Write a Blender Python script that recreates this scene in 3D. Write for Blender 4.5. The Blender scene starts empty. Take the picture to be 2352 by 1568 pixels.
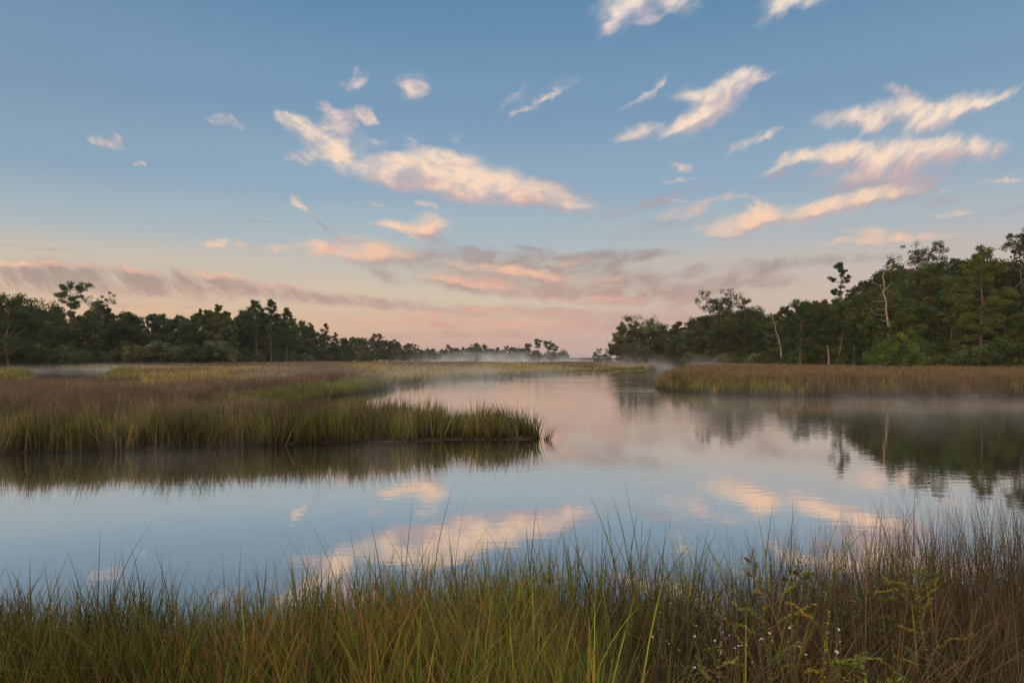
import bpy, math, random
import numpy as np
from mathutils import Vector
R = math.radians
rng = np.random.default_rng(7)
random.seed(7)
sc = bpy.context.scene
COL = sc.collection

# ------------------------------------------------------------------ camera
# level camera 2.5 m above the water; all tracing below was done in a 2352 px wide
# picture: focal 1568 px, horizon on line 823
CAM_H, FOC, CX, HY = 2.5, 1568.0, 1176.0, 823.0
cam_d = bpy.data.cameras.new("camera"); cam = bpy.data.objects.new("camera", cam_d); COL.objects.link(cam)
cam.location = (0, 0, CAM_H); cam.rotation_euler = (R(90), 0, 0)
cam_d.sensor_width = 36.0; cam_d.lens = 24.0; cam_d.shift_y = 39.0 / 2352.0
cam_d.clip_start = 0.05; cam_d.clip_end = 9000.0
sc.camera = cam

# ------------------------------------------------------------------ render settings
sc.render.engine = 'CYCLES'
cy = sc.cycles
cy.max_bounces = 7; cy.diffuse_bounces = 2; cy.glossy_bounces = 2; cy.transmission_bounces = 2
cy.transparent_max_bounces = 8; cy.volume_bounces = 0
cy.use_denoising = True; cy.denoising_prefilter = 'NONE'
cy.use_adaptive_sampling = True; cy.adaptive_threshold = 0.007
cy.caustics_reflective = False; cy.caustics_refractive = False
cy.volume_step_rate = 1.0; cy.volume_max_steps = 96
vs = sc.view_settings
sc.display_settings.display_device = 'sRGB'
vs.view_transform = 'Standard'; vs.look = 'None'; vs.exposure = 0.0; vs.gamma = 1.0

def lin(r, g, b):
    f = lambda c: c / 12.92 if c <= 0.04045 else ((c + 0.055) / 1.055) ** 2.4
    return (f(r / 255), f(g / 255), f(b / 255))

# ------------------------------------------------------------------ sky
SUN_EL, SUN_AZ = R(3.0), R(215.0)          # azimuth from +Y towards +X: behind the camera, to the left
world = bpy.data.worlds.new("World"); sc.world = world; world.use_nodes = True
WT = world.node_tree; WT.nodes.clear()
world.cycles.sampling_method = 'MANUAL'; world.cycles.sample_map_resolution = 512

class G:
    """tiny helper for building node graphs"""
    def __init__(s, tree): s.t = tree
    def node(s, typ, **kw):
        n = s.t.nodes.new(typ)
        for k, v in kw.items(): setattr(n, k, v)
        return n
    def put(s, sock, v):
        if isinstance(v, bpy.types.NodeSocket): s.t.links.new(v, sock)
        else: sock.default_value = v
    def m(s, op, a, b=0.0, c=0.0, clamp=False):
        n = s.node('ShaderNodeMath', operation=op, use_clamp=clamp)
        s.put(n.inputs[0], a); s.put(n.inputs[1], b)
        if op in ('MULTIPLY_ADD', 'SMOOTH_MAX'): s.put(n.inputs[2], c)
        return n.outputs[0]
    def vm(s, op, a, b=(0, 0, 0), scale=None):
        n = s.node('ShaderNodeVectorMath', operation=op)
        s.put(n.inputs[0], a)
        if scale is not None: s.put(n.inputs['Scale'], scale)
        elif op not in ('LENGTH', 'NORMALIZE'): s.put(n.inputs[1], b)
        return n.outputs['Value'] if op in ('LENGTH', 'DOT_PRODUCT') else n.outputs[0]
    def smooth(s, v, a, b, lo=0.0, hi=1.0):
        n = s.node('ShaderNodeMapRange', interpolation_type='SMOOTHSTEP')
        s.put(n.inputs['Value'], v); n.inputs['From Min'].default_value = a; n.inputs['From Max'].default_value = b
        n.inputs['To Min'].default_value = lo; n.inputs['To Max'].default_value = hi
        return n.outputs[0]
    def ramp(s, fac, stops, interp='EASE'):
        n = s.node('ShaderNodeValToRGB'); cr = n.color_ramp; cr.interpolation = interp
        while len(cr.elements) > 1: cr.elements.remove(cr.elements[-1])
        for i, (p, c) in enumerate(stops):
            e = cr.elements[0] if i == 0 else cr.elements.new(p)
            e.position = p; e.color = (*c[:3], 1)
        s.put(n.inputs[0], fac)
        return n.outputs[0]
    def mix(s, f, a, b, blend='MIX'):
        n = s.node('ShaderNodeMix', data_type='RGBA', blend_type=blend)
        s.put(n.inputs[0], f)
        s.put(n.inputs[6], a if isinstance(a, bpy.types.NodeSocket) else (*a[:3], 1))
        s.put(n.inputs[7], b if isinstance(b, bpy.types.NodeSocket) else (*b[:3], 1))
        return n.outputs[2]
    def noise(s, vec, scale, detail=3.0, rough=0.5, out='Fac', dist=0.0):
        n = s.node('ShaderNodeTexNoise', noise_dimensions='3D')
        if vec is not None: s.put(n.inputs['Vector'], vec)
        n.inputs['Scale'].default_value = scale; n.inputs['Detail'].default_value = detail
        n.inputs['Roughness'].default_value = rough; n.inputs['Distortion'].default_value = dist
        return n.outputs[out]
    def xyz(s, v):
        n = s.node('ShaderNodeSeparateXYZ'); s.put(n.inputs[0], v); return n.outputs
    def vec(s, x, y, z=0.0):
        n = s.node('ShaderNodeCombineXYZ')
        for i, v in enumerate((x, y, z)): s.put(n.inputs[i], v)
        return n.outputs[0]

# bright cloud patches: centre x, y, half width, half height, tilt (deg, up to the right), weight  (sky directions, 2352 px units)
BRIGHT = [
 (1010,415,330,75,-9,.20),(2060,320,320,110,8,.22),(1640,255,170,70,30,.24),(1850,500,260,60,12,.22),(760,320,130,75,-20,.25),(900,560,220,50,-5,.25),(1450,40,120,60,15,.28),(1220,640,300,50,-4,.3),(1250,215,110,22,32,.25),
 (1405,62,35,14,40,.8),(1560,8,50,26,-10,.75),(1500,35,45,18,30,.7),(1770,34,46,26,35,.7),
 (815,186,32,20,20,.85),(818,160,10,16,-20,.5),(948,200,44,30,-10,1.25),(522,278,40,15,-15,1.0),(243,326,52,12,-12,.95),(270,316,20,8,-20,.8),(312,372,17,8,0,.8),
 (660,275,34,14,-30,1.05),(712,308,70,24,-32,1.15),(775,295,50,34,35,1.1),(795,262,60,18,-12,1.0),(842,262,22,22,-50,.9),(742,240,12,22,-50,.7),
 (757,345,58,30,-30,1.1),(695,362,34,20,0,.85),(786,362,24,20,-20,.95),(868,326,26,10,-10,.7),(945,330,26,14,-50,.55),(1045,318,24,7,10,.4),
 (1240,233,78,8,31,.95),(1180,225,60,14,40,.35),
 (1752,180,50,10,20,.7),(1560,215,40,12,25,.6),(1500,212,44,12,45,.8),(1455,240,55,9,32,.45),(1715,328,65,12,25,.75),(1765,308,30,7,35,.5),
 (2085,218,50,20,-20,.85),(2315,218,44,12,42,.8),
 (1590,480,78,16,14,1.0),(1655,458,42,8,15,.85),(1712,450,26,7,0,.6),(1762,484,50,12,-35,.95),(1560,460,40,6,-8,.6),
 (1562,384,28,8,-5,.8),(1558,410,32,8,10,.75),(1612,527,20,8,0,.6),
 (2195,492,65,10,6,.7),(2320,412,60,8,5,.7),(2165,437,26,6,5,.7),
 (862,469,28,7,-3,1.0),(980,472,34,8,-8,.95),
 (910,525,60,11,-15,1.0),(552,562,22,10,0,.8),(648,566,40,11,0,1.0),(735,558,70,15,-8,1.1),(748,576,50,12,0,1.1),(815,545,40,11,0,.8),
 (700,633,22,7,-8,.95),(765,645,45,5,-8,.75),
 (1200,628,150,13,-6,.9),(1090,648,120,12,-8,.85),(1290,600,70,10,5,.5),(1060,640,110,14,-4,.7),
 (60,604,90,9,-3,.9),(200,610,130,10,-5,.85),(330,628,60,11,-6,.95),(490,632,80,10,-6,1.0),(640,658,90,8,-5,.85),(30,600,80,8,0,.6),
 (950,722,130,7,-3,1.2),(1120,712,110,8,0,.9),(1060,742,200,8,-2,1.0),(1300,722,160,9,0,.85),(1180,750,260,10,-1,.85),(1450,690,90,9,0,.7),(400,702,150,6,-2,.9),(1390,640,60,9,0,.6),(880,735,90,5,0,.7),
]
# smooth lens and bank clouds, lit from the upper left
SOFT = [
 (1450,8,80,44,22,1.3),(1425,40,46,18,45,.8),(1828,0,78,22,8,1.2),(1790,20,50,16,30,.6),
 (915,378,72,26,-6,1.1),(985,392,115,34,-8,1.2),(1020,358,75,17,-8,1.35),(1110,415,180,40,-11,1.2),(1215,448,145,32,-11,1.1),(860,405,110,22,-14,.8),(1030,432,170,32,-11,.9),(1285,468,60,10,-4,.6),
 (1640,240,95,38,38,1.4),(1690,190,58,28,25,1.15),(1600,222,50,18,10,.9),(1572,285,70,14,28,1.0),(1468,305,58,18,16,1.05),
 (1985,268,108,27,6,1.25),(2000,292,34,16,42,.95),(2090,245,80,22,-4,.8),(2190,248,102,30,15,1.15),(2140,276,68,26,22,1.0),(2265,238,60,10,20,.7),
 (1832,360,48,18,12,1.0),(1795,380,66,9,25,.6),(1935,352,80,26,2,1.2),(2050,350,120,34,4,1.2),(2150,342,95,30,10,1.15),(2250,347,68,28,10,.9),(2040,388,150,34,6,.8),
 (1905,476,140,24,13,1.2),(1990,456,125,24,12,.9),(1710,512,95,26,14,1.3),(1680,540,46,12,0,1.1),(1745,492,40,12,-30,.8),
 (2040,548,160,12,3,.95),(2010,532,70,12,0,.7),
 (1210,628,105,15,-6,.85),(1085,652,90,11,-8,.8),(1330,688,150,10,0,.6),(1060,608,70,12,-8,.6),(1180,742,170,8,-1,.6),
 (690,470,32,11,-38,1.2),(985,515,50,26,5,1.2),(925,520,70,12,-6,.95),(500,560,36,12,8,1.15),(835,586,70,26,-6,1.3),(895,574,76,22,-8,.9),
]
# mauve cloud bodies that the low sun misses
MAUVE = [
 (1250,635,430,75,-2,.40),(300,650,420,50,-5,.35),(1150,740,500,40,0,.35),(2050,420,260,80,10,.35),(1600,640,380,60,4,.25),
 (1180,612,210,36,-6,1.15),(1270,652,260,34,-3,1.4),(1130,590,130,22,-8,1.0),(1420,668,150,26,-4,1.2),(1560,680,120,26,5,.9),(1300,680,200,14,-3,.9),(1060,655,90,12,-6,.7),
 (1350,590,200,13,4,1.1),(1250,578,90,10,-12,1.0),(1440,600,100,10,12,1.1),(1420,632,120,10,-8,.75),(1475,585,60,9,10,.7),(1380,612,110,9,-5,.6),
 (90,632,150,24,-6,1.1),(230,636,180,26,-10,1.15),(350,655,150,24,-10,1.15),(480,652,110,26,-12,1.0),(600,668,150,20,-8,1.05),(740,684,190,17,-5,1.1),(860,690,140,13,-3,1.0),(20,640,120,26,0,.8),(100,660,250,24,-2,.7),
 (895,590,95,28,-6,.85),(985,540,60,22,-20,.6),(870,625,70,16,-25,.55),(980,590,120,18,-10,.55),
 (735,505,70,8,-42,.75),(590,508,62,4,-6,.55),(85,568,170,6,-7,.45),(860,560,130,10,-8,.45),
 (1260,430,110,26,-16,.7),(1330,450,60,14,-10,.4),
 (2040,400,150,30,8,.9),(2010,425,110,24,5,.8),(2050,445,130,22,14,.95),(1900,385,130,14,12,.7),(2250,355,70,20,8,.6),(1790,395,70,12,28,.5),
 (1520,460,130,14,20,.8),(1440,480,120,16,10,.6),(1520,520,150,20,10,.5),(2150,462,60,16,5,.7),(2330,478,80,10,18,.65),(2060,540,150,16,0,.55),(2250,560,160,20,3,.3),
 (1680,640,130,20,12,.9),(1760,650,90,14,5,.9),(1700,610,160,16,6,.7),(1850,600,110,16,6,.5),(2000,590,180,14,4,.5),
 (1000,715,120,9,-6,.9),(1250,718,240,14,-2,1.0),(1100,768,300,12,0,.8),(1330,752,150,12,0,.8),(300,700,160,6,-3,.6),(1500,740,200,20,0,.45),(1650,720,150,20,0,.35),
]
g = G(WT)
geo = g.node('ShaderNodeTexCoord'); dirv = geo.outputs['Generated']
dx, dy, dz = g.xyz(dirv)
# clear-sky gradient by elevation
grad = g.ramp(g.m('MULTIPLY', dz, 1.0, clamp=True), [
 (0.000, lin(188,150,154)), (0.012, lin(201,164,155)), (0.045, lin(214,182,158)), (0.085, lin(212,195,174)),
 (0.125, lin(196,192,182)), (0.175, lin(168,184,192)), (0.25, lin(142,169,191)), (0.35, lin(120,153,182)),
 (0.47, lin(97,138,172)), (0.75, lin(62,108,155)), (1.0, lin(52,95,145))])
# warmer towards the left along the horizon, mauve towards the right
warm = g.m('MULTIPLY', g.smooth(dx, 0.05, -0.5), g.smooth(dz, 0.20, 0.02))
grad = g.mix(g.m('MULTIPLY', warm, 0.5), grad, lin(226,184,144))
cool = g.m('MULTIPLY', g.smooth(dx, -0.05, 0.35), g.smooth(dz, 0.24, 0.05))
grad = g.mix(g.m('MULTIPLY', cool, 0.55), grad, lin(196,172,168))
greyl = g.m('MULTIPLY', g.smooth(dx, -0.25, -0.6), g.smooth(dz, 0.12, 0.3))
grad = g.mix(g.m('MULTIPLY', greyl, 0.30), grad, lin(122,142,165))

# direction -> gnomonic plane in 100 px units
iy = g.m('DIVIDE', 15.68, g.m('MAXIMUM', dy, 0.08))
U = g.m('MULTIPLY', dx, iy); V = g.m('MULTIPLY', dz, iy)
P0 = g.vec(U, V)
# fibres lean up to the right on the right, down to the right on the left
rot = g.node('ShaderNodeVectorRotate', rotation_type='Z_AXIS')
g.put(rot.inputs['Vector'], P0); g.put(rot.inputs['Angle'], g.m('MULTIPLY', g.m('ADD', U, 1.0), -0.045))
Q = g.vm('MULTIPLY', rot.outputs[0], (0.75, 1.25, 1.0))
w1 = g.vm('SUBTRACT', g.noise(P0, 1.1, 2.0, 0.6, 'Color'), (.5, .5, .5))
w2 = g.vm('SUBTRACT', g.noise(Q, 2.4, 5.0, 0.6, 'Color'), (.5, .5, .5))
PW = g.vm('ADD', P0, g.vm('MULTIPLY', w1, (0.55, 0.30, 0)))
PW = g.vm('ADD', PW, g.vm('MULTIPLY', w2, (0.60, 0.36, 0)))
GROW = (1.52, 1.45)
def field(blobs, PW):
    """sum of soft tilted ellipses; the running total rides in z so that the graph stays strictly sequential"""
    acc = g.vm('MULTIPLY', PW, (1, 1, 0))
    for (x, y, rx, ry, t, w) in blobs:
        mp = g.node('ShaderNodeMapping', vector_type='TEXTURE')
        g.put(mp.inputs['Vector'], acc)
        mp.inputs['Location'].default_value = ((x - CX) / 100, (HY - y) / 100, 0)
        mp.inputs['Rotation'].default_value = (0, 0, R(t))
        mp.inputs['Scale'].default_value = (rx / 100 * GROW[0], ry / 100 * GROW[1], 1e6)
        d = g.smooth(g.vm('LENGTH', mp.outputs[0]), 1.0, 0.0, 0.0, w)
        n = g.node('ShaderNodeVectorMath', operation='MULTIPLY_ADD')
        g.put(n.inputs[0], d); n.inputs[1].default_value = (0, 0, 1); g.put(n.inputs[2], acc)
        acc = n.outputs[0]
    return g.m('SUBTRACT', 1.0, g.m('EXPONENT', g.m('MULTIPLY', g.xyz(acc)[2], -1.05)))
wisp = g.smooth(g.noise(Q, 1.8, 6.0, 0.53, dist=0.35), 0.27, 0.73)
fil = g.smooth(g.noise(g.vm('MULTIPLY', g.vm('ADD', Q, g.vm('SCALE', w1, scale=1.2)), (0.8, 2.0, 1.0)), 2.6, 5.0, 0.55), 0.25, 0.75)
er = g.m('ADD', g.m('MULTIPLY', wisp, 0.68), g.m('MULTIPLY', fil, 0.32))
gain = g.m('MULTIPLY_ADD', er, 1.15, 0.32)
broad = g.smooth(g.noise(g.vm('ADD', P0, (3.1, 7.7, 0)), 0.75, 3.0, 0.5), 0.30, 0.68)
lit = g.smooth(g.m('ADD', g.m('MULTIPLY', er, 0.5), g.m('MULTIPLY', broad, 0.75)), 0.28, 1.05)
cB = g.ramp(g.m('MULTIPLY', V, 0.1, clamp=True), [(0.0, lin(224,160,142)), (0.12, lin(238,182,155)), (0.25, lin(250,203,170)), (0.42, lin(253,220,192)), (0.75, lin(255,235,215))], 'LINEAR')
cT = g.ramp(g.m('MULTIPLY', V, 0.1, clamp=True), [(0.0, lin(205,152,146)), (0.12, lin(216,164,150)), (0.25, lin(228,182,164)), (0.42, lin(230,194,182)), (0.75, lin(226,202,200))], 'LINEAR')
cM = g.ramp(g.m('MULTIPLY', V, 0.1, clamp=True), [(0.0, lin(196,152,150)), (0.10, lin(190,154,146)), (0.20, lin(163,144,139)), (0.28, lin(160,150,154)), (0.45, lin(190,168,176))], 'LINEAR')
PS = g.vm('ADD', g.vm('ADD', P0, g.vm('MULTIPLY', w1, (0.30, 0.22, 0))), g.vm('MULTIPLY', w2, (0.36, 0.27, 0)))
gsoft = g.m('MULTIPLY_ADD', er, 0.85, 0.47)
cS = g.ramp(g.m('MULTIPLY', V, 0.1, clamp=True), [(0.0, lin(190,148,146)), (0.2, lin(186,152,149)), (0.3, lin(206,166,160)), (0.45, lin(214,182,178)), (0.75, lin(214,196,202))], 'LINEAR')
def zone(bright, mauve, soft):
    """one patch of sky as its own node group: clear sky, mauve bodies, then sunlit cloud"""
    global g
    t = bpy.data.node_groups.new('sky_patch', 'ShaderNodeTree'); outer = g
    ins = [('PW', 'NodeSocketVector', PW), ('gain', 'NodeSocketFloat', gain), ('lit', 'NodeSocketFloat', lit), ('grad', 'NodeSocketColor', grad),
           ('cB', 'NodeSocketColor', cB), ('cT', 'NodeSocketColor', cT), ('cM', 'NodeSocketColor', cM),
           ('PS', 'NodeSocketVector', PS), ('gsoft', 'NodeSocketFloat', gsoft), ('cS', 'NodeSocketColor', cS)]
    for n, ty, _ in ins: t.interface.new_socket(n, in_out='INPUT', socket_type=ty)
    t.interface.new_socket('Color', in_out='OUTPUT', socket_type='NodeSocketColor')
    g = G(t); gi = g.node('NodeGroupInput').outputs
    col = gi['grad']
    if mauve:
        aM = g.smooth(g.m('MULTIPLY', field(mauve, gi['PS']), gi['gain']), 0.03, 1.05)
        col = g.mix(g.m('MULTIPLY', aM, 0.85), col, gi['cM'])
    if bright:
        aB = g.smooth(g.m('MULTIPLY', field(bright, gi['PW']), gi['gain']), 0.05, 1.10)
        col = g.mix(g.m('MULTIPLY', aB, 0.94), col, g.mix(gi['lit'], gi['cT'], gi['cB']))
    if soft:
        F1 = field(soft, gi['PS'])
        F2 = field(soft, g.vm('ADD', gi['PS'], (-0.10, 0.17, 0)))
        aS = g.smooth(g.m('MULTIPLY', F1, gi['gsoft']), 0.02, 0.98)
        lt = g.smooth(g.m('ADD', g.m('SUBTRACT', F1, F2), g.m('MULTIPLY_ADD', gi['lit'], 0.22, -0.11)), -0.26, 0.16)
        col = g.mix(g.m('MULTIPLY', aS, 0.94), col, g.mix(lt, gi['cS'], gi['cB']))
    go = g.node('NodeGroupOutput'); g.put(go.inputs[0], g.vm('SCALE', col, scale=10.0))
    g = outer
    gn = g.node('ShaderNodeGroup', node_tree=t)
    for n, ty, v in ins: g.put(gn.inputs[n], v)
    bg = g.node('ShaderNodeBackground'); g.put(bg.inputs[0], gn.outputs[0]); bg.inputs[1].default_value = 0.1
    return bg.outputs[0]
def touches(b, u0, u1, v0, v1):
    x, y, rx, ry, t, w = b; rx *= GROW[0]; ry *= GROW[1]; c, s_ = abs(math.cos(R(t))), abs(math.sin(R(t)))
    ex = (rx * c + ry * s_) / 100 + .65; ey = (rx * s_ + ry * c) / 100 + .38
    cx_, cy_ = (x - CX) / 100, (HY - y) / 100
    return cx_ + ex > u0 and cx_ - ex < u1 and cy_ + ey > v0 and cy_ - ey < v1
def pick(f, lo_, hi_):
    n = g.node('ShaderNodeMixShader'); g.put(n.inputs[0], f); g.put(n.inputs[1], lo_); g.put(n.inputs[2], hi_); return n.outputs[0]
UCUT, VCUT = [-99, -5.0, -1.0, 3.2, 99], [-99, 2.05, 3.4, 99]
def split(vals, cuts, i0, i1, make):
    if i1 - i0 == 1: return make(cuts[i0], cuts[i1])
    k = (i0 + i1) // 2
    return pick(g.m('GREATER_THAN', vals, cuts[k]), split(vals, cuts, i0, k, make), split(vals, cuts, k, i1, make))
sky_front = split(V, VCUT, 0, 3, lambda v0, v1: split(U, UCUT, 0, 4, lambda u0, u1: zone(
    [b for b in BRIGHT if touches(b, u0, u1, v0, v1)], [b for b in MAUVE if touches(b, u0, u1, v0, v1)],
    [b for b in SOFT if touches(b, u0, u1, v0, v1)])))

# the rest of the dome: Nishita sky with a low sun behind the camera, plus unseen bright clouds overhead added to light the land
nish = g.node('ShaderNodeTexSky', sky_type='NISHITA', sun_disc=False)
nish.sun_elevation = SUN_EL; nish.sun_rotation = SUN_AZ; nish.air_density = 1.2; nish.dust_density = 2.0; nish.ozone_density = 1.5
back = g.smooth(dy, 0.15, -0.45)
NISH_GAIN = 2.8
rear = g.mix(back, g.vm('SCALE', grad, scale=10.0), g.vm('SCALE', nish.outputs[0], scale=NISH_GAIN))
hi = g.noise(g.vm('MULTIPLY', dirv, (1, 1, 2.2)), 3.0, 4.0, 0.6)
rear = g.mix(g.m('MULTIPLY', g.smooth(hi, 0.36, 0.60), g.smooth(dz, 0.42, 0.72, 0.0, 0.85)), rear, (29.0, 25.5, 22.0))

bgB = g.node('ShaderNodeBackground'); g.put(bgB.inputs[0], rear); bgB.inputs[1].default_value = 0.1
front = g.m('MULTIPLY', g.smooth(V, 10.2, 8.8), g.m('MULTIPLY', g.smooth(g.m('ABSOLUTE', U), 14.5, 12.5), g.m('GREATER_THAN', dy, 0.2)))
mx = g.node('ShaderNodeMixShader'); g.put(mx.inputs[0], front); g.put(mx.inputs[1], bgB.outputs[0]); g.put(mx.inputs[2], sky_front)
wo = g.node('ShaderNodeOutputWorld'); g.put(wo.inputs['Surface'], mx.outputs[0])

# ------------------------------------------------------------------ sun (just above the horizon behind the camera)
sun_d = bpy.data.lights.new("sun", 'SUN'); sun = bpy.data.objects.new("sun", sun_d); COL.objects.link(sun)
sun_d.energy = 0.6; sun_d.angle = R(4.0); sun_d.color = (1.0, 0.72, 0.5)
sdir = Vector((math.sin(SUN_AZ) * math.cos(SUN_EL), math.cos(SUN_AZ) * math.cos(SUN_EL), math.sin(SUN_EL)))
sun.rotation_euler = (-sdir).to_track_quat('-Z', 'Y').to_euler()

# ------------------------------------------------------------------ mesh helpers
def build_mesh(name, V, polys, colors=None, smooth=False):
    me = bpy.data.meshes.new(name)
    V = np.ascontiguousarray(V, dtype=np.float32)
    polys = [np.asarray(p, dtype=np.int32) for p in polys if len(p)]
    loops = np.concatenate([p.ravel() for p in polys])
    tot = np.concatenate([np.full(len(p), p.shape[1], np.int32) for p in polys])
    start = np.concatenate([[0], np.cumsum(tot)[:-1]]).astype(np.int32)
    me.vertices.add(len(V)); me.vertices.foreach_set('co', V.ravel())
    me.loops.add(len(loops)); me.loops.foreach_set('vertex_index', loops)
    me.polygons.add(len(tot)); me.polygons.foreach_set('loop_start', start)
    if smooth: me.polygons.foreach_set('use_smooth', np.ones(len(tot), bool))
    me.update(calc_edges=True)
    if colors is not None:
        a = me.color_attributes.new('Col', 'FLOAT_COLOR', 'POINT')
        c = np.ones((len(V), 4), np.float32); c[:, :3] = colors
        a.data.foreach_set('color', c.ravel())
    return me

def link(name, me, mat=None, parent=None):
    o = bpy.data.objects.new(name, me); COL.objects.link(o)
    if mat is not None and me is not None and len(me.materials) == 0: me.materials.append(mat)
    if parent is not None: o.parent = parent
    return o
def empty(name, loc, rz=0.0, s=1.0):
    o = bpy.data.objects.new(name, None); COL.objects.link(o)
    o.location = loc; o.rotation_euler = (0, 0, rz); o.scale = (s, s, s) if np.isscalar(s) else s
    o.empty_display_size = 0.3
    return o
def tag(o, label, cat, group=None, kind=None):
    o['label'] = label
    if cat: o['category'] = cat
    if group: o['group'] = group
    if kind: o['kind'] = kind
    return o

def at(px, Y): return (px - CX) / FOC * Y
def top_z(py, Y): return CAM_H + (HY - py) / FOC * Y

# ------------------------------------------------------------------ materials
def new_mat(name):
    m = bpy.data.materials.new(name); m.use_nodes = True
    m.node_tree.nodes.clear()
    return m, G(m.node_tree)
def out_surf(gm, sh): 
    o = gm.node('ShaderNodeOutputMaterial'); gm.put(o.inputs['Surface'], sh); return o
def princ(gm, col, rough=0.8, spec=0.2):
    p = gm.node('ShaderNodeBsdfPrincipled')
    gm.put(p.inputs['Base Color'], col if isinstance(col, bpy.types.NodeSocket) else (*col, 1))
    gm.put(p.inputs['Roughness'], rough); gm.put(p.inputs['Specular IOR Level'], spec)
    return p
def leaf_mat(name, translucent=0.3, gain=1.0, vary=0.25):
    m, gm = new_mat(name)
    at_ = gm.node('ShaderNodeAttribute', attribute_name='Col')
    oi = gm.node('ShaderNodeObjectInfo')
    hs = gm.node('ShaderNodeHueSaturation')
    gm.put(hs.inputs['Color'], at_.outputs['Color'])
    gm.put(hs.inputs['Value'], gm.m('MULTIPLY_ADD', oi.outputs['Random'], vary * 2 * gain, (1 - vary) * gain))
    gm.put(hs.inputs['Hue'], gm.m('MULTIPLY_ADD', gm.m('FRACT', gm.m('MULTIPLY', oi.outputs['Random'], 7.13)), -0.035 * (vary > 0), 0.5 + 0.032 * (vary > 0)))
    d = gm.node('ShaderNodeBsdfDiffuse'); gm.put(d.inputs[0], hs.outputs[0])
    t = gm.node('ShaderNodeBsdfTranslucent'); gm.put(t.inputs[0], hs.outputs[0])
    mxs = gm.node('ShaderNodeMixShader'); mxs.inputs[0].default_value = translucent
    gm.put(mxs.inputs[1], d.outputs[0]); gm.put(mxs.inputs[2], t.outputs[0])
    out_surf(gm, mxs.outputs[0])
    return m
M_LEAF = leaf_mat('tree_leaves', 0.25, gain=0.95, vary=0.36)
M_GRASS = leaf_mat('marsh_grass_blades', 0.35, vary=0.0)
def bark_mat(name, a, b, scale):
    m, gm = new_mat(name)
    tc = gm.node('ShaderNodeTexCoord')
    v = gm.vm('MULTIPLY', tc.outputs['Object'], (1, 1, 0.25))
    n = gm.noise(v, scale, 4, 0.65)
    p = princ(gm, gm.ramp(n, [(0.3, a), (0.7, b)]), 0.9, 0.15)
    bmp = gm.node('ShaderNodeBump'); bmp.inputs['Distance'].default_value = 0.05; gm.put(bmp.inputs['Height'], n)
    gm.put(p.inputs['Normal'], bmp.outputs[0])
    out_surf(gm, p.outputs[0]); return m
M_BARK = bark_mat('grey_brown_bark', (0.05, 0.04, 0.032), (0.17, 0.14, 0.12), 6)
M_PINEBARK = bark_mat('pine_bark', (0.07, 0.05, 0.042), (0.21, 0.16, 0.14), 5)
M_DEAD = bark_mat('bleached_wood', (0.20, 0.17, 0.155), (0.42, 0.37, 0.335), 4)
M_STEM = bark_mat('weed_stem', (0.10, 0.065, 0.035), (0.22, 0.16, 0.09), 30)
mm, gm = new_mat('white_petals'); out_surf(gm, princ(gm, (0.48, 0.46, 0.48), 0.7).outputs[0]); M_PETAL = mm

# ------------------------------------------------------------------ where the water is (plan view, metres)
RIVER = np.array([(-140,4.4),(-8,4.5),(-3.4,4.7),(-1,4.9),(.6,5.15),(2,5.5),(4,5.9),(7,6.4),(14,9),(40,12),(140,14),
 (140,46),(60,46),(34.5,46.2),(28,45.2),(24,46.8),(19,45.5),(15,45.2),(13.2,48),(12.3,53),(12.5,58),(15,66),(19,84),(29,120),(43,166),(56,200),(66,225),(62,235),(52,222),(42,190),
 (31,151),(18.5,127),(8.6,109),(2.5,94),(-3.9,80),(-8.2,68),(-10.4,60),(-10.6,52),(-11.6,44),(-11.4,34),(-9.2,26.8),(-5.6,24.0),(-2.4,23.2),(0,22.6),(.75,22.0),(.7,21.2),
 (-2,20.9),(-5,20.3),(-7.2,19.6),(-9.5,18.9),(-11,18.5),(-13.3,17.9),(-18,17.6),(-25,17),(-60,16),(-140,15)], float)
POND = np.array([(-43,60),(-39,64),(-66,112),(-92,160),(-113,166),(-106,148),(-82,116),(-52,74)], float)
FAR = np.array([(-110,690),(-60,420),(-35,330),(0,305),(38,310),(52,420),(72,690),(100,830),(190,1500),(110,1500),(60,830),(30,720)], float)
POLYS = [RIVER, POND, FAR]
def inside(poly, X, Y):
    r = np.zeros(X.shape, bool); n = len(poly)
    for i in range(n):
        x1, y1 = poly[i]; x2, y2 = poly[(i + 1) % n]
        if y1 == y2: continue
        c = ((y1 > Y) != (y2 > Y)) & (X < (x2 - x1) * (Y - y1) / (y2 - y1) + x1)
        r ^= c
    return r
def shore(X, Y, polys=POLYS):
    """distance to the nearest water edge, negative in the water"""
    X = np.asarray(X, float); Y = np.asarray(Y, float)
    d = np.full(X.shape, 1e9); ins = np.zeros(X.shape, bool)
    for poly in polys:
        n = len(poly)
        for i in range(n):
            a = poly[i]; b = poly[(i + 1) % n]; ab = b - a
            t = np.clip(((X - a[0]) * ab[0] + (Y - a[1]) * ab[1]) / (ab @ ab), 0, 1)
            d = np.minimum(d, (X - a[0] - t * ab[0]) ** 2 + (Y - a[1] - t * ab[1]) ** 2)
        ins |= inside(poly, X, Y)
    d = np.sqrt(d)
    return np.where(ins, -d, d)
_lat = rng.random((4, 256, 256))
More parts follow.
